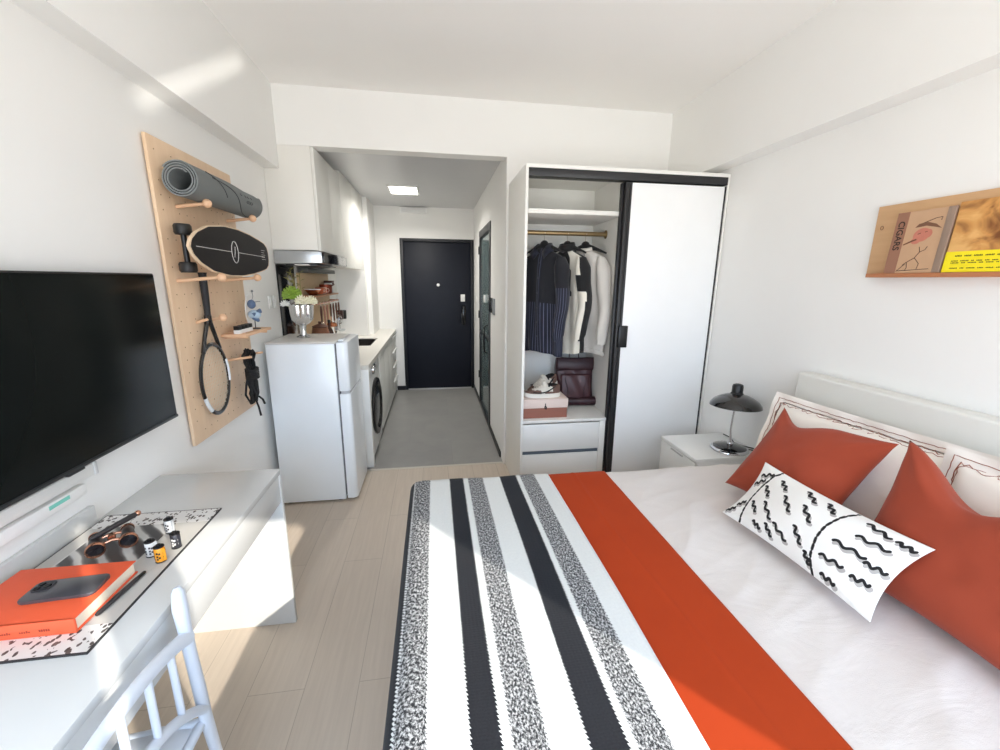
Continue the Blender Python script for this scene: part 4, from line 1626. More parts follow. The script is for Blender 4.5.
# ------------------------------------------------------------------ picture ledge with two books
LEDGE = NT('warm_ply')
_c = LEDGE.coord('Object')
_g = LEDGE.noise(1, 4, .6, vec=LEDGE.mapping(_c, (8, 3, 40)), dist=.5)
LEDGE.base(LEDGE.mix(_g, rgb(196, 152, 108), rgb(214, 174, 130)))
LEDGE.b.inputs['Roughness'].default_value = .5
LEDGE = LEDGE.m
sl = thing('picture_ledge', 'warm wooden picture ledge on the right wall above the bed', 'shelf', (1.90, 1.33, 1.578))
bm = BM()
box(bm, 1.946, 1.961, 1.0, 1.665, 1.596, 1.881, 0.0015)
part('back_board', bm, LEDGE, sl)
bm = BM()
box(bm, 1.905, 1.961, 1.0, 1.632, 1.579, 1.596, 0.002)
part('ledge', bm, M('ledge_front_wood', (182, 118, 78), 0.5, var=.06, vs=20), sl)
bm = BM()
tube(bm, [(1.9455, 1.635 + .006 * cos(a), 1.79 + .008 * sin(a)) for a in [2 * pi * i / 14 for i in range(14)]], .0012, 5, closed=True)
part('round_mark', bm, M('dark_wood_mark', (120, 84, 56), 0.6), sl)

# each book leans back on the board: frame (along y towards the camera = right in the photo, up the leaning cover)
def lean_frame(y0, base_x=1.914, top_x=1.931, h=.245):
    up = V((top_x - base_x, 0, h)).normalized()
    out = V((-up.z, 0, up.x))
    o = V((base_x, y0, 1.597))
    def fn(a, b, c):           # a: to the right (towards -y), b: up the cover, c: outwards
        return o + V((0, -a, 0)) + up * b + out * c
    return fn
f1 = lean_frame(1.562)
PAPER = M('book_paper', (226, 218, 200), 0.8)
bk = thing('hardback_book', 'brown book lettered CIGARS leaning on the picture ledge', 'book', (1.868, 1.46, 1.597))
BW_, BH_ = .200, .242
bm = BM()
prism(bm, [(0.002, .002), (BW_ - .004, .002), (BW_ - .004, BH_ - .002), (0.002, BH_ - .002)], f1, -.009, 0.0)
part('page_block', bm, PAPER, bk)
bm = BM()
prism(bm, [(0, 0), (BW_ - .022, 0), (BW_ - .022, BH_), (0, BH_)], f1, 0.0, .003)
prism(bm, [(0, 0), (BW_ - .002, 0), (BW_ - .002, BH_), (0, BH_)], f1, -.012, -.009)
part('cover', bm, M('tan_cover', (196, 158, 124), 0.6, var=.05, vs=30), bk)
bm = BM()
prism(bm, [(0, 0), (.045, 0), (.045, BH_), (0, BH_)], f1, .003, .0036)
part('title_strip', bm, M('brown_strip', (152, 108, 86), 0.6, var=.05, vs=30), bk)
bm = BM()
prism(bm, [(BW_ - .022, 0), (BW_, 0), (BW_ + .004, .0), (BW_ + .004, BH_), (BW_ - .022, BH_)], f1, -.001, .006, bev=.001)
part('fore_edge_band', bm, M('taupe_band', (150, 128, 112), 0.45, var=.04, vs=30), bk)
bm = text_bm('CIGARS', .034, lambda x, y, z: f1(.0225 + y, .150 - x, .0038 + z), bold=.0006)
part('lettering', bm, M('dark_brown_ink', (52, 36, 28), 0.7), bk)
# cover drawing: a head in a flat hat smoking a cigar above a walking figure
INKM = MATS['dark_brown_ink']
bm = BM()
def blob(bm, cx, cy, rx, ry, rot, c0, c1, n=24):
    prism(bm, [(cx + rx * cos(a) * cos(rot) - ry * sin(a) * sin(rot), cy + rx * cos(a) * sin(rot) + ry * sin(a) * cos(rot)) for a in [2 * pi * i / n for i in range(n)]], f1, c0, c1)
blob(bm, .108, .146, .030, .026, .3, .003, .0037)
blob(bm, .092, .126, .017, .014, .2, .0031, .0038)
blob(bm, .132, .150, .012, .016, .0, .0031, .0038)
part('face_print', bm, M('ruddy_print', (196, 122, 102), 0.6, var=.1, vs=60), bk)
bm = BM()
prism(bm, [(.078, .176), (.09, .190), (.12, .194), (.15, .184), (.172, .166), (.15, .172), (.118, .18)], f1, .0037, .0042)
for P in ([(.05, .112), (.078, .124), (.094, .130)],):
    tube(bm, [f1(a, b, .004) for a, b in P], [.0022, .003, .003], 6)
part('hat_and_cigar_print', bm, M('sepia_print', (122, 84, 62), 0.65), bk)
bm = BM()
for P in ([(.112, .100), (.118, .080), (.105, .058), (.080, .042), (.066, .030)], [(.105, .058), (.125, .035), (.122, .012)], [(.08, .042), (.085, .02), (.08, .008)], [(.118, .08), (.135, .088), (.140, .10)],
          [(.048, .006), (.075, .034)], [(.1, .19), (.145, .206), (.165, .208), (.163, .196)], [(.05, .008), (.165, .014)], [(.094, .15), (.104, .154)], [(.118, .156), (.126, .158)]):
    tube(bm, [f1(a, b, .0034) for a, b in P], .0011, 5)
part('line_drawing', bm, INKM, bk)

f2 = lean_frame(1.352, 1.916, 1.933)
bk2 = thing('art_book', 'ochre book with a yellow band leaning beside the brown one', 'book', (1.866, 1.2, 1.597))
W2, H2 = .30, .252
bm = BM()
prism(bm, [(.003, .002), (W2 - .002, .002), (W2 - .002, H2 - .003), (.003, H2 - .003)], f2, -.008, 0)
part('page_block', bm, PAPER, bk2)
OCH = NT('ochre_print_cover')
_c = OCH.coord('Object')
_w = OCH.noise(9, 3, .5, vec=_c, dist=1.2)
OCH.base(OCH.ramp(_w, [(.3, rgb(120, 70, 34)), (.48, rgb(206, 148, 82)), (.65, rgb(228, 178, 112))]))
OCH.b.inputs['Roughness'].default_value = .35
bm = BM()
prism(bm, [(0, 0), (W2, 0), (W2, H2), (0, H2)], f2, 0, .003)
prism(bm, [(0, 0), (W2, 0), (W2, H2), (0, H2)], f2, -.011, -.008)
part('cover', bm, OCH.m, bk2)
bm = BM()
prism(bm, [(-.001, 0), (W2 + .001, 0), (W2 + .001, .074), (-.001, .074)], f2, .003, .0037)
bd_ = part('paper_band', bm, M('yellow_band', (246, 226, 30), 0.5), bk2, label='bright yellow paper band')
rng = random.Random(5)
bm = BM()
for r, (zz, hh) in enumerate(((.058, .0055), (.040, .004), (.033, .004), (.014, .004))):
    x = .022 if r else .03
    while x < W2 - .03:
        w = rng.uniform(.01, .03)
        n_ = max(1, int(w / .0042))
        for q in range(n_):
            prism(bm, [(x + q * .0042, zz - hh / 2), (x + q * .0042 + .003, zz - hh / 2), (x + q * .0042 + .003, zz + hh / 2 * (1 if q % 3 else .5)), (x + q * .0042, zz + hh / 2)], f2, .0037, .004)
        x += n_ * .0042 + .007
part('band_print', bm, M('band_ink', (70, 64, 20), 0.6), bd_)

# ------------------------------------------------------------------ peg board with sports gear
PLY = NT('birch_ply')
_c = PLY.coord('Object')
_g = PLY.noise(1, 5, .65, vec=PLY.mapping(_c, (20, 26, 2.2)), dist=.6)
PLY.base(PLY.mix(_g, rgb(218, 184, 148), rgb(236, 208, 178)))
PLY.b.inputs['Roughness'].default_value = .5
PLY = PLY.m
PEGM = M('beech_peg', (226, 184, 148), 0.5, var=.04, vs=30)
pby0, pby1, pbz0, pbz1, pbx = 1.996, 2.705, 0.79, 2.108, -1.105
pb = thing('peg_board', 'tall birch plywood peg board leaning flat on the left wall beside the screen', 'peg board', (pbx - .01, 2.345, pbz0))
bm = BM()
box(bm, pbx - .014, pbx, pby0, pby1, pbz0, pbz1, 0.0015)
part('board', bm, PLY, pb)
bm = BM()
for i in range(12):
    for j in range(22):
        if (i * 7 + j * 5) % 4 == 0:
            continue
        yy, zz = pby0 + .04 + i * .058, pbz0 + .05 + j * .058
        lathe(bm, [(.003, 0), (.003, .0005), (.001, .0006)], (pbx, yy, zz), 8, mat=RX)
part('peg_holes', bm, M('peg_hole_dark', (140, 104, 74), 0.8), pb, stuff=True)
bm = BM()
for y in (2.05, 2.64):
    for z in (0.88, 2.02):
        rod(bm, (XL + .001, y, z), (pbx - .0135, y, z), .012)
part('spacer', bm, PEGM, pb)
def peg(y, z, L, knob=True, r=.008):
    bm = BM()
    tube(bm, [(pbx + .0005, y, z - .012), (pbx + L * .5, y, z - .004), (pbx + L, y, z + .004)], [r, r, r * .85], 12)
    if knob:
        ball(bm, (pbx + L + .006, y, z + .005), .019, seg=16)
    return part('peg', bm, PEGM, pb)
peg(2.135, 1.866, .12)
peg(2.60, 1.866, .125)
peg(2.055, 1.549, .175)
peg(2.44, 1.549, .175)
peg(2.155, 1.356, .05, False, .007)
peg(2.245, 1.356, .07, True, .007)
peg(2.40, 1.13, .12, False, .007)
peg(2.55, 1.13, .12, False, .007)

# rolled yoga mat: one spiral sheet, slightly coned so its edge winds along the roll
my0, my1 = 2.02, 2.69
MATG = M('grey_foam', (116, 120, 120), 0.75, var=.04, vs=30, bump=.08, bs=300)
ym = thing('yoga_mat', 'rolled grey exercise mat resting on the top pegs', 'yoga mat', (-1.012, 2.31, 1.877))
bm = BM()
mcx, mcz, mt = -1.018, 1.946, .006
turns, rin, rout = 3.3, .040, .071
def sp_pt(f, side, v):
    end = f
    a = -2 * pi * turns * (1 - end) + 2.6
    r = rin + (rout - rin) * end + (side * mt / 2)
    y = my0 + (my1 - my0) * v
    return (mcx + r * cos(a) * 1.0, y, mcz + r * sin(a) * 1.0)
N = 150
for side in (1, -1):
    surf(bm, N, 24, lambda u, v: sp_pt(u * (1 - .10 * (0.5 + .5 * sin(pi * (v - .35)))), side, v))
def strip(fa, fb, nn):
    A = [bm.verts.new(V(fa(i / nn))) for i in range(nn + 1)]
    B = [bm.verts.new(V(fb(i / nn))) for i in range(nn + 1)]
    for i in range(nn):
        bm.faces.new((A[i], A[i + 1], B[i + 1], B[i]))
k0 = lambda v: (1 - .10 * (0.5 + .5 * sin(pi * (v - .35))))
strip(lambda f: sp_pt(f * k0(0), 1, 0), lambda f: sp_pt(f * k0(0), -1, 0), N)
strip(lambda f: sp_pt(f * k0(1), 1, 1), lambda f: sp_pt(f * k0(1), -1, 1), N)
strip(lambda f: sp_pt(k0(f), 1, f), lambda f: sp_pt(k0(f), -1, f), 24)
strip(lambda f: sp_pt(0, 1, f), lambda f: sp_pt(0, -1, f), 24)
part('roll', bm, MATG, ym)
# dark curved binding line on the outer turn, and the debossed mark
def on_mat(ang, y, lift=.0):
    r = rout + mt / 2 + lift
    return (mcx + r * cos(ang), y, mcz + r * sin(ang))
bm = BM()
P = []
for i in range(40):
    f = i / 39
    P.append(on_mat(radians(30) - radians(105) * (f ** 1.0) + .25 * sin(f * 6), my0 + .14 + .50 * f + .03 * sin(f * 7), -.0005))
tube(bm, P, .0018, 6)
P = []
for i in range(30):
    f = i / 29
    P.append(on_mat(radians(50) - radians(70) * f, my0 + .12 + .13 * f ** .7, -.0005))
tube(bm, P, .0018, 6)
part('edge_line', bm, M('dark_grey_seam', (66, 69, 70), 0.8), ym)
bm = BM()
for dy in (0, .022, .044):
    tube(bm, [on_mat(radians(-8) + .09 * sin(a), my0 + .47 + dy + .012 * cos(a), -.0004) for a in [2 * pi * i / 12 for i in range(12)]], .0012, 5, closed=True)
for dy in (-.05, .0, .03, .07):
    tube(bm, [on_mat(radians(14), my0 + .44 + dy, -.0004), on_mat(radians(8), my0 + .452 + dy, -.0004)], .0012, 5)
part('pressed_mark', bm, MATS['dark_grey_seam'], ym)

# small cruiser board on its edge across two pegs
dx_ = -0.945
lb = thing('skateboard', 'black cruiser skateboard lying on its edge across two pegs', 'skateboard', (dx_, 2.275, 1.573))
dl, dc_y, dc_z = .815, 2.275, 1.672
def deck_half(q):       # q 0 (pointed nose, left) .. 1 (blunt tail)
    pts = [(0, .0), (.02, .03), (.08, .062), (.2, .096), (.38, .113), (.55, .113), (.72, .101), (.85, .085), (.94, .072), (.985, .05), (1, .02)]
    for (a, b), (c, d) in zip(pts, pts[1:]):
        if q <= c:
            f = (q - a) / (c - a)
            return b + (d - b) * f
    return .02
qs = [0.5 - .5 * cos(pi * i / 48) for i in range(49)]
out = [(dc_y - dl / 2 + dl * q, dc_z + deck_half(q)) for q in qs] + [(dc_y - dl / 2 + dl * q, dc_z - deck_half(q)) for q in reversed(qs)]
bm = BM()
prism(bm, out, lambda a, b, c: (c, a, b), dx_ - .008, dx_ + .003, bev=.002)
dk = part('deck', bm, M('pale_maple', (226, 200, 170), 0.5, var=.04, vs=30), lb, label='pale wooden deck edge')
inn = [(dc_y + (a - dc_y) * .975, dc_z + (b - dc_z) * .955) for a, b in out]
bm = BM()
prism(bm, inn, lambda a, b, c: (c, a, b), dx_ + .003, dx_ + .0045)
gt = part('grip_sheet', bm, M('black_print', (26, 22, 22), 0.45, var=.15, vs=10, spec=.2), dk, label='black printed face')
bm = BM()
xg = dx_ + .0048
tube(bm, [(xg, dc_y - .36, dc_z + .003), (xg, dc_y - .06, dc_z + .0)], .0012, 5)
tube(bm, [(xg, dc_y + .02, dc_z), (xg, dc_y + .34, dc_z - .004)], .0012, 5)
tube(bm, [(xg, dc_y - .02 + .034 * cos(a), dc_z + .05 * sin(a)) for a in [2 * pi * i / 28 for i in range(28)]], .0014, 5, closed=True)
tube(bm, [(xg, dc_y - .03, dc_z - .025), (xg, dc_y - .02, dc_z), (xg, dc_y - .015, dc_z + .026)], .0012, 5)
for i in range(5):
    z = dc_z + .03 - .012 * i
    tube(bm, [(xg, dc_y + .30, z), (xg, dc_y + .35 - .01 * (i % 2), z)], .001, 5)
part('line_print', bm, M('white_print', (226, 224, 220), 0.5), gt)
for s in (-1, 1):
    ty = dc_y + s * .235
    bm = BM()
    box(bm, dx_ - .016, dx_ - .0085, ty - .04, ty + .04, dc_z - .028, dc_z + .028, .003)
    rod(bm, (dx_ - .016, ty, dc_z), (dx_ - .09, ty, dc_z), .014, .01)
    rod(bm, (dx_ - .10, ty - .0, dc_z - .10), (dx_ - .10, ty, dc_z + .10), .011, seg=12)
    tr = part('truck', bm, M('dark_alloy', (56, 56, 58), 0.35, metal=.8), lb)
    for w in (-1, 1):
        bm = BM()
        lathe(bm, [(.008, -.022), (.028, -.022), (.033, -.014), (.033, .014), (.028, .022), (.008, .022)], (dx_ - .10, ty, dc_z + w * .078), 26)
        part('wheel', bm, M('black_urethane', (24, 24, 25), .5), tr)

# tennis racket, head down
rk_ = thing('tennis_racket', 'black and white tennis racket hanging head down on the peg board', 'racket', (-1.075, 2.2, 0.885))
rx = -1.078
bm = BM()
hy, hz, ha, hb = 2.195, 1.063, .128, .172
P = [(rx, hy + ha * sin(a), hz + hb * cos(a)) for a in [2 * pi * i / 56 for i in range(56)]]
tube(bm, P, .0078, 10, closed=True, flat=1.3)
hd = part('head_frame', bm, M('racket_black', (22, 22, 24), .25, coat=.4), rk_)
bm = BM()
for a0, a1 in ((215, 250), (62, 105)):
    P = [(rx + .001, hy + (ha + .0) * sin(radians(a)), hz + (hb) * cos(radians(a))) for a in range(a0, a1 + 1, 4)]
    tube(bm, P, .0084, 10, flat=1.3)
part('frame_stripe', bm, M('racket_white', (222, 226, 230), .25), hd, label='white frame sections')
bm = BM()
for s in (-1, 1):
    tube(bm, [(rx, 2.205 + s * .010, 1.375), (rx, 2.203 + s * .018, 1.335), (rx, 2.20 + s * .05, 1.27), (rx, 2.197 + s * .078, 1.205)], [.011, .010, .0095, .0095], 10)
tube(bm, [(rx, 2.197 - .075, 1.205), (rx, 2.197 - .035, 1.232), (rx, 2.197 + .035, 1.232), (rx, 2.197 + .075, 1.205)], .008, 8)
part('throat', bm, MATS['racket_black'], rk_)
bm = BM()
tube(bm, [(rx, 2.212, 1.575), (rx, 2.212, 1.565), (rx, 2.211, 1.46), (rx, 2.206, 1.37)], [.019, .0165, .0155, .0135], 12)
part('grip', bm, M('grip_tape', (34, 34, 37), .7, bump=.2, bs=120), rk_)
bm = BM()
for i in range(-7, 8):
    y = i * .0158
    h_ = hb * sqrt(max(0, 1 - (y / ha) ** 2))
    tube(bm, [(rx, hy + y, hz - h_), (rx, hy + y, hz + h_)], .0007, 4)
for i in range(-9, 10):
    z = i * .0168
    w_ = ha * sqrt(max(0, 1 - (z / hb) ** 2))
    tube(bm, [(rx, hy - w_, hz + z), (rx, hy + w_, hz + z)], .0007, 4)
part('strings', bm, M('string_white', (222, 214, 196), .5), rk_)

# little shelf with camera-like boxes and a toy model
ls = thing('peg_shelf', 'tiny plywood shelf pegged to the lower half of the peg board', 'shelf', (-1.04, 2.55, 1.25))
bm = BM()
box(bm, pbx + .0005, -0.985, 2.36, 2.72, 1.247, 1.262, .002)
part('plate', bm, PEGM, ls)
bm = BM()
rod(bm, (pbx + .0005, 2.40, 1.241), (-0.99, 2.40, 1.241), .006)
rod(bm, (pbx + .0005, 2.66, 1.241), (-0.99, 2.66, 1.241), .006)
part('support_peg', bm, PEGM, ls)
names = ['black and white domino block on the peg shelf, nearest the racket', 'second black and white block from the racket on the peg shelf', 'third black and white block from the racket on the peg shelf', 'black and white block on the peg shelf beside the toy model']
for i, nm in enumerate(names):
    y = 2.385 + i * .045
    b = thing('toy_block', nm, 'toy block', (-1.03, y, 1.2625), (0, 0, radians(-12)), group='blocks on the peg shelf')
    bm = BM()
    box(bm, -.014, .014, -.015, .015, 0, .020, .002)
    part('lower_half', bm, MATS['white_plastic'], b, world=False)
    bm = BM()
    box(bm, -.014, .014, -.015, .015, .0202, .042, .003)
    part('upper_half', bm, BLACKM, b, world=False)
tm = thing('toy_model', 'small blue and white toy model on a thin stand at the shelf end', 'toy', (-1.035, 2.625, 1.2625))
BLU = M('toy_blue', (86, 108, 140), .4)
PBL = M('toy_pale_blue', (176, 200, 220), .35)
bm = BM()
lathe(bm, [(.026, 0), (.026, .004), (.004, .006)], (-1.035, 2.625, 1.2625), 20)
rod(bm, (-1.035, 2.625, 1.266), (-1.035, 2.625, 1.33), .0025)
part('stand', bm, BLACKM, tm)
bm = BM()
tube(bm, [(-1.06, 2.60, 1.285), (-1.062, 2.585, 1.34), (-1.06, 2.585, 1.40), (-1.055, 2.60, 1.45), (-1.045, 2.625, 1.47)], [.003, .006, .007, .006, .003], 8, flat=.4)
part('curved_support', bm, MATS['white_plastic'], tm)
bm = BM()
ball(bm, (-1.035, 2.63, 1.345), .034, 1, 1.1, .8, 18)
part('lower_body', bm, PBL, tm)
bm = BM()
tube(bm, [(-1.03, 2.595, 1.345), (-1.01, 2.64, 1.362), (-1.02, 2.675, 1.372)], [.01, .014, .005], 10)
tube(bm, [(-1.035, 2.60, 1.325), (-1.02, 2.63, 1.312), (-1.03, 2.66, 1.322)], [.006, .011, .005], 10)
part('limbs', bm, BLU, tm)
bm = BM()
ball(bm, (-1.035, 2.605, 1.405), .022, 1, 1.0, 1.2, 14)
box(bm, -1.05, -1.02, 2.59, 2.63, 1.39, 1.41, .004)
part('upper_body', bm, BLU, tm)
bm = BM()
tube(bm, [(-1.035, 2.61, 1.42), (-1.03, 2.625, 1.45), (-1.035, 2.632, 1.475)], .002, 6)
tube(bm, [(-1.03, 2.62, 1.415), (-1.02, 2.66, 1.418), (-1.02, 2.69, 1.416)], .002, 6)
ball(bm, (-1.035, 2.633, 1.478), .007, seg=10)
part('antenna', bm, M('toy_grey', (120, 124, 130), .4), tm)

# black rope bundle hanging from two pegs
cb = thing('rope_bundle', 'black coiled rope bundle hanging from the lowest pegs of the board', 'rope', (-1.03, 2.49, 0.80))
ROPE = M('black_rope', (20, 20, 22), .7, bump=.3, bs=300)
bm = BM()
rng = random.Random(12)
for i in range(9):
    j = lambda s: rng.uniform(-s, s)
    x = -1.03 + j(.022)
    a, b = 2.475 + j(.03) - .03, 2.475 + j(.03) + .04
    tube(bm, [(x, 2.485 + j(.006), 1.03), (x + j(.01), a + .02, 1.09), (x, a, 1.135), (x, (a + b) / 2, 1.158 + j(.006)), (x, b, 1.135), (x + j(.01), b - .02, 1.09), (x, 2.50 + j(.006), 1.03)], .0058, 7)
part('top_loops', bm, ROPE, cb)
bm = BM()
for i in range(9):
    j = lambda s: rng.uniform(-s, s)
    x = -1.03 + j(.02)
    s = (i % 3 - 1) * .02
    tube(bm, [(x, 2.49 + j(.008), 1.03), (x + j(.01), 2.47 + s + j(.012), 0.97), (x + j(.012), 2.468 + s + j(.015), 0.91), (x, 2.49 + s * .6 + j(.01), 0.855 + j(.01)), (x, 2.51 + s + j(.01), 0.90), (x + j(.01), 2.515 + s + j(.01), 0.97), (x, 2.50 + j(.006), 1.03)], .0058, 7)
part('lower_loops', bm, ROPE, cb)
bm = BM()
for i in range(6):
    z = 1.0 + i * .010
    tube(bm, [(-1.03 + .03 * cos(a), 2.493 + .034 * sin(a), z + .004 * sin(a)) for a in [2 * pi * q / 16 for q in range(16)]], .0058, 7, closed=True)
part('wrap', bm, ROPE, cb)
for P in ([(-1.03, 2.50, .86), (-1.025, 2.51, .82), (-1.02, 2.515, .765)], [(-1.02, 2.52, .88), (-1.012, 2.545, .855), (-1.01, 2.56, .825)]):
    bm = BM()
    tube(bm, P, [.0055, .0055, .0062], 8)
    part('rope_end', bm, ROPE, cb)

# ------------------------------------------------------------------ television
tv = thing('television', 'large black flat-screen television on the left wall above the desk', 'television', (-1.09, 1.33, 0.985))
ty0, ty1, tz0, tz1, tx = 0.81, 1.846, 0.985, 1.565, -1.07
bm = BM()
box(bm, tx - .03, tx - .003, ty0, ty1, tz0, tz1, .004)
part('housing', bm, M('tv_black', (12, 12, 13), .4), tv)
bm = BM()
box(bm, tx - .003, tx, ty0 + .006, ty1 - .006, tz0 + .012, tz1 - .006, .001)
TVS = NT('dark_screen')
TVS.base(rgb(14, 18, 17))
TVS.b.inputs['Roughness'].default_value = .2
TVS.b.inputs['Specular IOR Level'].default_value = .1
part('screen', bm, TVS.m, tv)
bm = BM()
box(bm, tx - .003, tx + .001, ty0, ty1, tz0, tz0 + .011, .001)
part('lower_bezel', bm, M('tv_bezel', (40, 42, 44), .35), tv)
bm = BM()
box(bm, XL + .001, tx - .0295, 1.1, 1.55, 1.12, 1.42)
part('wall_mount', bm, BLACKM, tv)
bm = BM()
box(bm, tx - .01, tx + .002, 1.30, 1.36, tz0 - .008, tz0, .002)
part('sensor', bm, MATS['tv_bezel'], tv)
tc = thing('cable_trunking', 'slim white cable channel on the wall just under the television', 'cable channel', (XL + .01, 1.1, 0.922))
bm = BM()
box(bm, XL + .001, XL + .022, 0.62, 1.44, 0.922, 0.962, .003)
part('channel', bm, LAC, tc)
bm = BM()
box(bm, XL + .001, XL + .024, 1.44, 1.455, 0.920, 0.964, .003)
part('end_cap', bm, MATS['pale_grey_plastic'], tc)
ps = thing('power_strip', 'white power strip with a teal label on the wall above the desk', 'power strip', (XL + .015, 1.27, 0.85))
bm = BM()
box(bm, XL + .001, XL + .022, 0.98, 1.40, 0.875, 0.912, .005)
part('body', bm, MATS['white_plastic'], ps)
bm = BM()
box(bm, XL + .022, XL + .0228, 1.265, 1.335, 0.893, 0.905)
part('teal_label', bm, M('teal_sticker', (126, 206, 190), .5), ps)
# ------------------------------------------------------------------ desk
DX = -0.667
dyA, dyB = 0.30, 1.765
DSK = M('white_melamine', (214, 216, 216), .22, var=.006, coat=.3)
dk_ = thing('desk', 'white wall desk with panel ends under the television', 'desk', (-0.9, 1.03, 0))
bm = BM()
box(bm, XL + .002, DX, dyA, dyB, 0.735, 0.760, .003)
part('desktop', bm, DSK, dk_)
for a, b in ((dyB - .022, dyB), (dyA, dyA + .022)):
    bm = BM()
    box(bm, XL + .002, DX, a, b, 0, 0.7345, .002)
    part('side_panel', bm, DSK, dk_)
bm = BM()
box(bm, DX - .02, DX - .002, dyA + .022, dyB - .022, 0.615, 0.7345, .002)
part('apron', bm, DSK, dk_)
bm = BM()
box(bm, XL + .002, XL + .02, dyA, dyB - .35, 0.7605, 0.825, .002)
part('back_riser', bm, DSK, dk_)

# desk mat: pale, speckled at both ends, thin black rim
def m_mat():
    k = NT('speckled_desk_mat')
    co = k.coord('Generated')
    sep = k.n('ShaderNodeSeparateXYZ')
    k.l(co, sep.inputs[0])
    y = sep.outputs[1]
    e = k.math('ABSOLUTE', k.math('SUBTRACT', y, .5))
    inend = k.math('GREATER_THAN', e, .365)
    vo = k.n('ShaderNodeTexVoronoi')
    vo.inputs['Scale'].default_value = 1.0
    vo.feature = 'F1'
    k.l(k.mapping(k.coord('Object'), (95, 60, 1), rot=(0, 0, .6)), vo.inputs['Vector'])
    gate = k.math('GREATER_THAN', k.noise(55, 1, vec=k.coord('Object')), .46)
    spk = k.math('MULTIPLY', k.math('LESS_THAN', vo.outputs['Distance'], .42), gate)
    tone = k.mix(k.noise(70, 1, vec=k.coord('Object')), rgb(20, 20, 22), rgb(120, 108, 104))
    c = k.mix(k.math('MULTIPLY', spk, inend), k.mix(inend, rgb(196, 194, 190), rgb(228, 226, 224)), tone)
    k.base(c)
    k.b.inputs['Roughness'].default_value = .5
    return k.m
dm = thing('desk_mat', 'long pale desk mat with speckled ends and a black rim', 'desk mat', (-0.935, 1.157, 0.7605))
bm = BM()
box(bm, -1.106, -0.757, 0.866, 1.448, 0.7605, 0.7650)
part('sheet', bm, m_mat(), dm)
bm = BM()
for q in ((-1.109, -0.754, .863, .866), (-1.109, -0.754, 1.448, 1.451), (-1.109, -1.106, .866, 1.448), (-0.757, -0.754, .866, 1.448)):
    box(bm, q[0], q[1], q[2], q[3], 0.7603, 0.7652)
part('rim', bm, M('mat_rim_black', (40, 40, 42), .5), dm)

# open magazine photo under the opera glasses
mgz = thing('magazine', 'dark grey photo magazine lying under the opera glasses', 'magazine', (-0.95, 1.24, 0.7655))
def m_mag():
    k = NT('grey_photo_print')
    co = k.coord('Object')
    w = k.n('ShaderNodeTexWave')
    w.bands_direction = 'DIAGONAL'
    w.inputs['Scale'].default_value = 9
    w.inputs['Distortion'].default_value = 2.5
    k.l(co, w.inputs['Vector'])
    k.base(k.ramp(w.outputs[0], [(.25, rgb(74, 72, 72)), (.6, rgb(120, 118, 117)), (.85, rgb(206, 205, 203))]))
    k.b.inputs['Roughness'].default_value = .3
    return k.m
bm = BM()
box(bm, -1.06, -0.853, 1.137, 1.365, 0.7655, 0.7685)
part('pages', bm, m_mag(), mgz, smooth=False)
bm = BM()
box(bm, -1.062, -1.056, 1.135, 1.367, 0.7654, 0.7689, .001)
part('spine', bm, M('magazine_spine', (210, 208, 205), .5), mgz)

# orange hardback and phone
ob = thing('orange_book', 'thick bright orange hardback lying on the desk mat', 'book', (-0.95, 1.03, 0.7655))
ORA = M('orange_cloth', (236, 96, 58), .6, var=.03, vs=12)
ox0, ox1, oy0, oy1, oz0, oz1 = -1.085, -0.817, 0.925, 1.127, 0.7655, 0.802
bm = BM()
box(bm, ox0 + .003, ox1 - .005, oy0 + .006, oy1 - .004, oz0 + .003, oz1 - .003)
part('page_block', bm, M('page_edges', (236, 226, 206), .8, var=.05, vs=200), ob)
bm = BM()
box(bm, ox0, ox1, oy0, oy1, oz1 - .003, oz1, .001)
box(bm, ox0, ox1, oy0, oy1, oz0, oz0 + .003, .001)
box(bm, ox0, ox1, oy0 - .002, oy0 + .005, oz0, oz1, .002)
part('cover', bm, ORA, ob)
bm = BM()
x = -1.06
rng = random.Random(3)
while x < -.86:
    w = rng.uniform(.012, .03)
    for q in range(int(w / .0045)):
        box(bm, x + q * .0045, x + q * .0045 + .003, oy0 - .0024, oy0 - .0019, oz0 + .013, oz0 + .013 + rng.choice((.004, .006)))
    x += w + .014
part('spine_print', bm, M('dark_orange_ink', (150, 52, 30), .6), ob)

ph = thing('smartphone', 'dark grey phone lying face down on the orange book', 'phone', (-0.908, 1.028, oz1 + .0002), (0, 0, radians(4)))
bm = BM()
prism(bm, rrect(.152, .073, .011), lambda a, b, c: (a, b, c), 0, .008, bev=.0018)
part('body', bm, M('graphite_glass', (74, 74, 78), .3, coat=.3), ph, world=False)
bm = BM()
prism(bm, rrect(.038, .036, .008, cx=-.052, cy=.013), lambda a, b, c: (a, b, c), .008, .0098, bev=.0005)
cm = part('camera_island', bm, M('graphite_island', (58, 58, 62), .2), ph, world=False)
for a, b in ((-.061, .021), (-.061, .005), (-.044, .013)):
    bm = BM()
    lathe(bm, [(.0072, 0), (.0072, .0016), (.0055, .002), (.005, .0012), (.001, .0012)], (a, b, .0098), 20)
    part('lens', bm, MATS['black_glass'], cm, world=False)

pn = thing('pen', 'dark pen lying on the mat beside the orange book', 'pen', (-0.80, 1.04, 0.770))
bm = BM()
tube(bm, [(-0.8075, 0.968, .7715), (-0.8065, 0.974, .7715), (-0.7965, 1.09, .7715)], [.004, .0058, .0058], 12)
part('barrel', bm, M('dark_pen', (48, 44, 46), .35), pn)
bm = BM()
tube(bm, [(-0.7965, 1.09, .7715), (-0.7955, 1.10, .7715), (-0.7945, 1.114, .7715), (-.794, 1.118, .7715)], [.0056, .0048, .0046, .003], 12)
part('push_end', bm, BLACKM, pn)

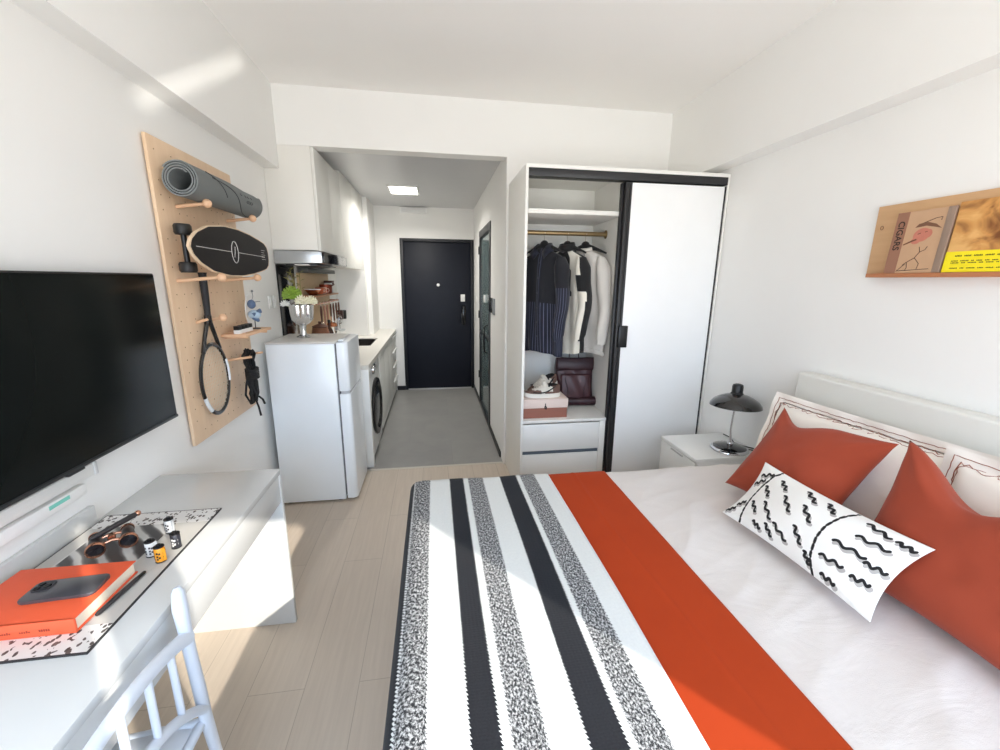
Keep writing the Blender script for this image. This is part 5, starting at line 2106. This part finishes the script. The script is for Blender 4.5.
# film cartridges
def film(loc, label, body_c, name, ink):
    t = thing('film_cartridge', label, 'film cartridge', loc, (0, 0, random.uniform(-.5, .5)), group='film cartridges on the desk mat')
    bm = BM()
    lathe(bm, [(.0122, .003), (.0125, .0034), (.0125, .0436), (.0122, .044)], (0, 0, 0), 26)
    prism(bm, [(.010, -.004), (.0175, -.002), (.0175, .0005), (.010, .006)], lambda a, b, c: (a, b, c), .004, .043)
    b = part('shell', bm, M(name, body_c, .3), t, world=False)
    bm = BM()
    for k_ in range(7):
        a = radians(-150 + k_ * 24)
        if k_ % 3 == 2:
            continue
        for z in ((.012, .02, .03) if k_ % 2 else (.016, .028)):
            c, s = cos(a), sin(a)
            mt_ = Matrix.Translation((.0126 * c, .0126 * s, z)) @ Matrix.Rotation(a, 4, 'Z')
            box(bm, -.0003, .0003, -.0022, .0022, -.0028, .0028, mat=mt_)
    part('print', bm, M(name + '_ink', ink, .5), b, world=False)
    for z0, z1 in ((0, .003), (.044, .047)):
        bm = BM()
        lathe(bm, [(.0128, z0), (.0132, z0 + .0012), (.0128, z1)], (0, 0, 0), 26)
        part('end_cap', bm, BLACKM, t, world=False)
    bm = BM()
    lathe(bm, [(.006, .047), (.006, .052), (.003, .052)], (0, 0, 0), 14)
    part('spool_end', bm, BLACKM, t, world=False)
film((-0.785, 1.170, .7655), 'orange yellow film cartridge standing nearest the desk edge', (240, 160, 40), 'film_orange', (40, 32, 30))
film((-0.778, 1.232, .7655), 'black film cartridge with white marks behind the orange one', (44, 44, 50), 'film_black', (226, 224, 220))
film((-0.826, 1.200, .7655), 'white film cartridge between the opera glasses and the orange one', (226, 226, 224), 'film_white', (70, 72, 80))
film((-0.842, 1.318, .7655), 'silver film cartridge standing farthest back on the desk mat', (188, 190, 192), 'film_silver', (50, 50, 54))

# opera glasses
og = thing('opera_glasses', 'copper and black opera glasses with a folding handle on the desk mat', 'binoculars', (-0.965, 1.25, 0.7685))
bz = 0.790
ax = V((.55, -.83, 0)).normalized()
sd = V((.83, .55, 0))
ctr = V((-0.965, 1.262, bz))
def along(bm, prof, o, seg=28):
    q = V((0, 0, 1)).rotation_difference(ax).to_matrix().to_4x4()
    lathe(bm, prof, o, seg, mat=q, cap=False)
COPB = M('copper_bright', (206, 150, 122), .22, metal=.9)
for s in (-1, 1):
    o = ctr + sd * (s * .036)
    bm = BM()
    along(bm, [(.012, -.035), (.015, -.03), (.016, -.005), (.019, .02), (.0205, .035)], o)
    b = part('barrel', bm, M('barrel_black', (38, 32, 32), .35), og)
    bm = BM()
    along(bm, [(.0195, .034), (.0225, .035), (.0228, .043), (.0205, .046), (.0185, .043), (.0185, .034)], o)
    part('front_ring', bm, COPB, b)
    bm = BM()
    along(bm, [(.0125, -.036), (.0165, -.036), (.0168, -.043), (.0145, -.045), (.011, -.043)], o)
    part('eyepiece_ring', bm, COPB, b)
    bm = BM()
    along(bm, [(.0186, .040), (.012, .0415), (.0005, .042)], o)
    part('lens', bm, M('dark_lens', (30, 28, 32), .06), b)
bm = BM()
for d in (-.02, .022):
    tube(bm, [ctr + ax * d - sd * .036, ctr + ax * d + V((0, 0, .008)), ctr + ax * d + sd * .036], .0045, 8)
part('bridge', bm, COPB, og)
bm = BM()
along(bm, [(.001, -.012), (.009, -.012), (.0098, -.008), (.0098, .008), (.009, .012), (.001, .012)], ctr + V((0, 0, .006)))
part('focus_wheel', bm, COPB, og)
bm = BM()
h0 = ctr - sd * .045 + V((0, 0, .018))
h1 = h0 + V((.055, .115, .012))
tube(bm, [h0, h0.lerp(h1, .1), h0.lerp(h1, .9), h1], [.005, .0075, .0085, .006], 12)
hnd = part('handle', bm, MATS['dark_pen'], og)
bm = BM()
ball(bm, h1, .0092, seg=14)
part('handle_tip', bm, COPB, hnd)

# ------------------------------------------------------------------ chair
CHW = M('white_moulded_plastic', (214, 222, 234), .35, var=.006)
cx_, cy = -0.62, 0.725
ch = thing('desk_chair', 'white moulded plastic chair with a spindle back pushed under the desk', 'chair', (-0.83, cy, 0))
bm = BM()
def seat(u, v):
    a, b = 2 * u - 1, 2 * v - 1
    q = (abs(a) ** 6 + abs(b) ** 6) ** (1 / 6)
    return (-0.845 + .215 * a, cy + (.235 - .015 * a * -1) * b, .438 - .012 * (1 - (a * a + b * b) / 2) - (.02 * max(0, q - .8) / .2))
surf(bm, 26, 26, seat)
st = part('seat', bm, CHW, ch, angle=180)
st.modifiers.new('thick', 'SOLIDIFY').thickness = .022
hw = .235
def back_post(s):
    return [(cx_ - .028, cy + s * (hw + .075), 0.0), (cx_ - .012, cy + s * (hw + .055), 0.2), (cx_ - .005, cy + s * (hw + .02), 0.42), (cx_, cy + s * (hw + .008), 0.52), (cx_, cy + s * hw, 0.64),
            (cx_ - .001, cy + s * (hw - .002), 0.72), (cx_ - .006, cy + s * (hw + .004), 0.77), (cx_ - .010, cy + s * (hw + .012), .81), (cx_ - .012, cy + s * (hw + .014), .822)]
for s in (-1, 1):
    bm = BM()
    tube(bm, back_post(s), [.013, .015, .017, .017, .016, .017, .0195, .016, .008], 14, flat=.8)
    part('rear_leg', bm, CHW, ch)
    bm = BM()
    tube(bm, [(-1.03, cy + s * .235, 0), (-1.02, cy + s * .225, .2), (-1.01, cy + s * .212, .42)], [.013, .016, .018], 14)
    part('front_leg', bm, CHW, ch)
def railp(f):
    return (cx_ + .012 * (1 - f * f), cy + f * hw, .690 + .060 * (1 - f * f))
def archp(f):
    return (cx_ + .008 * (1 - f * f), cy + f * (hw + .012), .452 + .135 * (1 - f * f))
bm = BM()
tube(bm, [railp(-1 + i / 12) for i in range(25)], [.013 + .003 * abs(-1 + i / 12) ** 6 for i in range(25)], 14, flat=1.25)
part('top_rail', bm, CHW, ch)
bm = BM()
tube(bm, [archp(-1 + i / 12) for i in range(25)], .0125, 12)
part('lower_arch', bm, CHW, ch)
for i in range(5):
    f = -.68 + .34 * i
    bm = BM()
    tube(bm, [archp(f * .97), railp(f)], .0082, 10)
    part('spindle', bm, CHW, ch)
bm = BM()
for s in (-1, 1):
    tube(bm, [(cx_ - .01, cy + s * (hw + .012), .41), (-0.82, cy + s * .222, .412), (-1.01, cy + s * .212, .412)], .012, 10)
tube(bm, [(cx_ - .012, cy - .24, .41), (cx_ - .012, cy + .24, .41)], .012, 10)
part('seat_rail', bm, CHW, ch)

# ------------------------------------------------------------------ light
sun_d = V((-1.27, 1.57, -1.0))
sd_ = bpy.data.lights.new('sun', 'SUN')
sd_.energy = 5.5
sd_.angle = radians(.6)
sd_.color = (1.0, .93, .82)
so_ = bpy.data.objects.new('sun', sd_)
COL.objects.link(so_)
so_.rotation_euler = sun_d.to_track_quat('-Z', 'Y').to_euler()
so_.location = (3, -4, 5)

W = bpy.data.worlds.new('sky')
SC.world = W
W.use_nodes = True
nt = W.node_tree
bg = nt.nodes['Background']
# blue sky above, sunlit pale ground and buildings below the horizon
tcw = nt.nodes.new('ShaderNodeTexCoord')
spw = nt.nodes.new('ShaderNodeSeparateXYZ')
nt.links.new(tcw.outputs['Generated'], spw.inputs[0])
rpw = nt.nodes.new('ShaderNodeValToRGB')
mrw = nt.nodes.new('ShaderNodeMapRange')
mrw.inputs['From Min'].default_value = -1
mrw.inputs['From Max'].default_value = 1
nt.links.new(spw.outputs[2], mrw.inputs[0])
nt.links.new(mrw.outputs[0], rpw.inputs[0])
els = rpw.color_ramp.elements
els[0].position, els[0].color = 0.47, (.87, .87, .86, 1)
els[1].position, els[1].color = 0.53, (.62, .79, 1.02, 1)
nt.links.new(rpw.outputs[0], bg.inputs[0])
bg.inputs[1].default_value = 7.0

for nm, x0, x1 in (('portal_wide', -1.05, .12), ('portal_far', .75, 1.85)):
    pl = bpy.data.lights.new('daylight_' + nm, 'AREA')
    pl.shape = 'RECTANGLE'
    pl.size, pl.size_y = x1 - x0, ZT - ZS
    pl.cycles.is_portal = True
    po = bpy.data.objects.new('daylight_' + nm, pl)
    COL.objects.link(po)
    po.location = ((x0 + x1) / 2, YW - .11, (ZS + ZT) / 2)
    po.rotation_euler = V((0, 1, 0)).to_track_quat('-Z', 'Z').to_euler()

def area(nm, loc, size, e, col=(1, 1, 1), d=(0, 0, -1)):
    l = bpy.data.lights.new(nm, 'AREA')
    l.shape = 'RECTANGLE'
    l.size, l.size_y = size
    l.energy = e
    l.color = col
    o = bpy.data.objects.new(nm, l)
    COL.objects.link(o)
    o.location = loc
    o.rotation_euler = V(d).to_track_quat('-Z', 'Y').to_euler()
    return o
gd = V((-2.23, 3.15, .9)).normalized()
gt_ = V((0, .83, .48))
gl = (gt_ - gd * gt_.dot(gd)).normalized()
go = area('added_glint_lamp', V((-1.03, 2.37, 2.462)) - gd * 6.0, (.66, .018), .10, (1, .97, .9))  # added narrow lamp standing in for a reflected sun streak on the beam
gz = -gd
gy_ = gz.cross(gl)
go.matrix_world = Matrix(((gl.x, gy_.x, gz.x, go.location.x), (gl.y, gy_.y, gz.y, go.location.y), (gl.z, gy_.z, gz.z, go.location.z), (0, 0, 0, 1)))
go.data.spread = radians(1.3)
area('corridor_lamp_light', (-.29, 4.87, ZH - .02), (.28, .38), 17, (1, .97, .92)).data.spread = radians(155)

# ------------------------------------------------------------------ camera
f_px, yaw, pitch, roll = 415.45, .1571, .2239, .0094
F = V((sin(yaw) * cos(pitch), cos(yaw) * cos(pitch), -sin(pitch)))
Rv = V((cos(yaw), -sin(yaw), 0))
U = Rv.cross(F)
R2 = Rv * cos(roll) + U * sin(roll)
U2 = U * cos(roll) - Rv * sin(roll)
cam = bpy.data.cameras.new('camera')
cam.sensor_fit = 'HORIZONTAL'
cam.sensor_width = 36
cam.lens = f_px * 36 / 1000
cam.clip_start = .02
co_ = bpy.data.objects.new('camera', cam)
COL.objects.link(co_)
co_.matrix_world = Matrix(((R2.x, U2.x, -F.x, 0), (R2.y, U2.y, -F.y, 0), (R2.z, U2.z, -F.z, 1.5515), (0, 0, 0, 1)))
SC.camera = co_

SC.view_settings.view_transform = 'Standard'
SC.view_settings.look = 'None'
SC.view_settings.gamma = 1.0
SC.view_settings.use_curve_mapping = False
SC.view_settings.exposure = 0.08
cy_ = SC.cycles
cy_.use_denoising = True
cy_.max_bounces = 10
cy_.diffuse_bounces = 8
cy_.glossy_bounces = 4
cy_.caustics_reflective = False
cy_.caustics_refractive = False
cy_.sample_clamp_indirect = 8.0
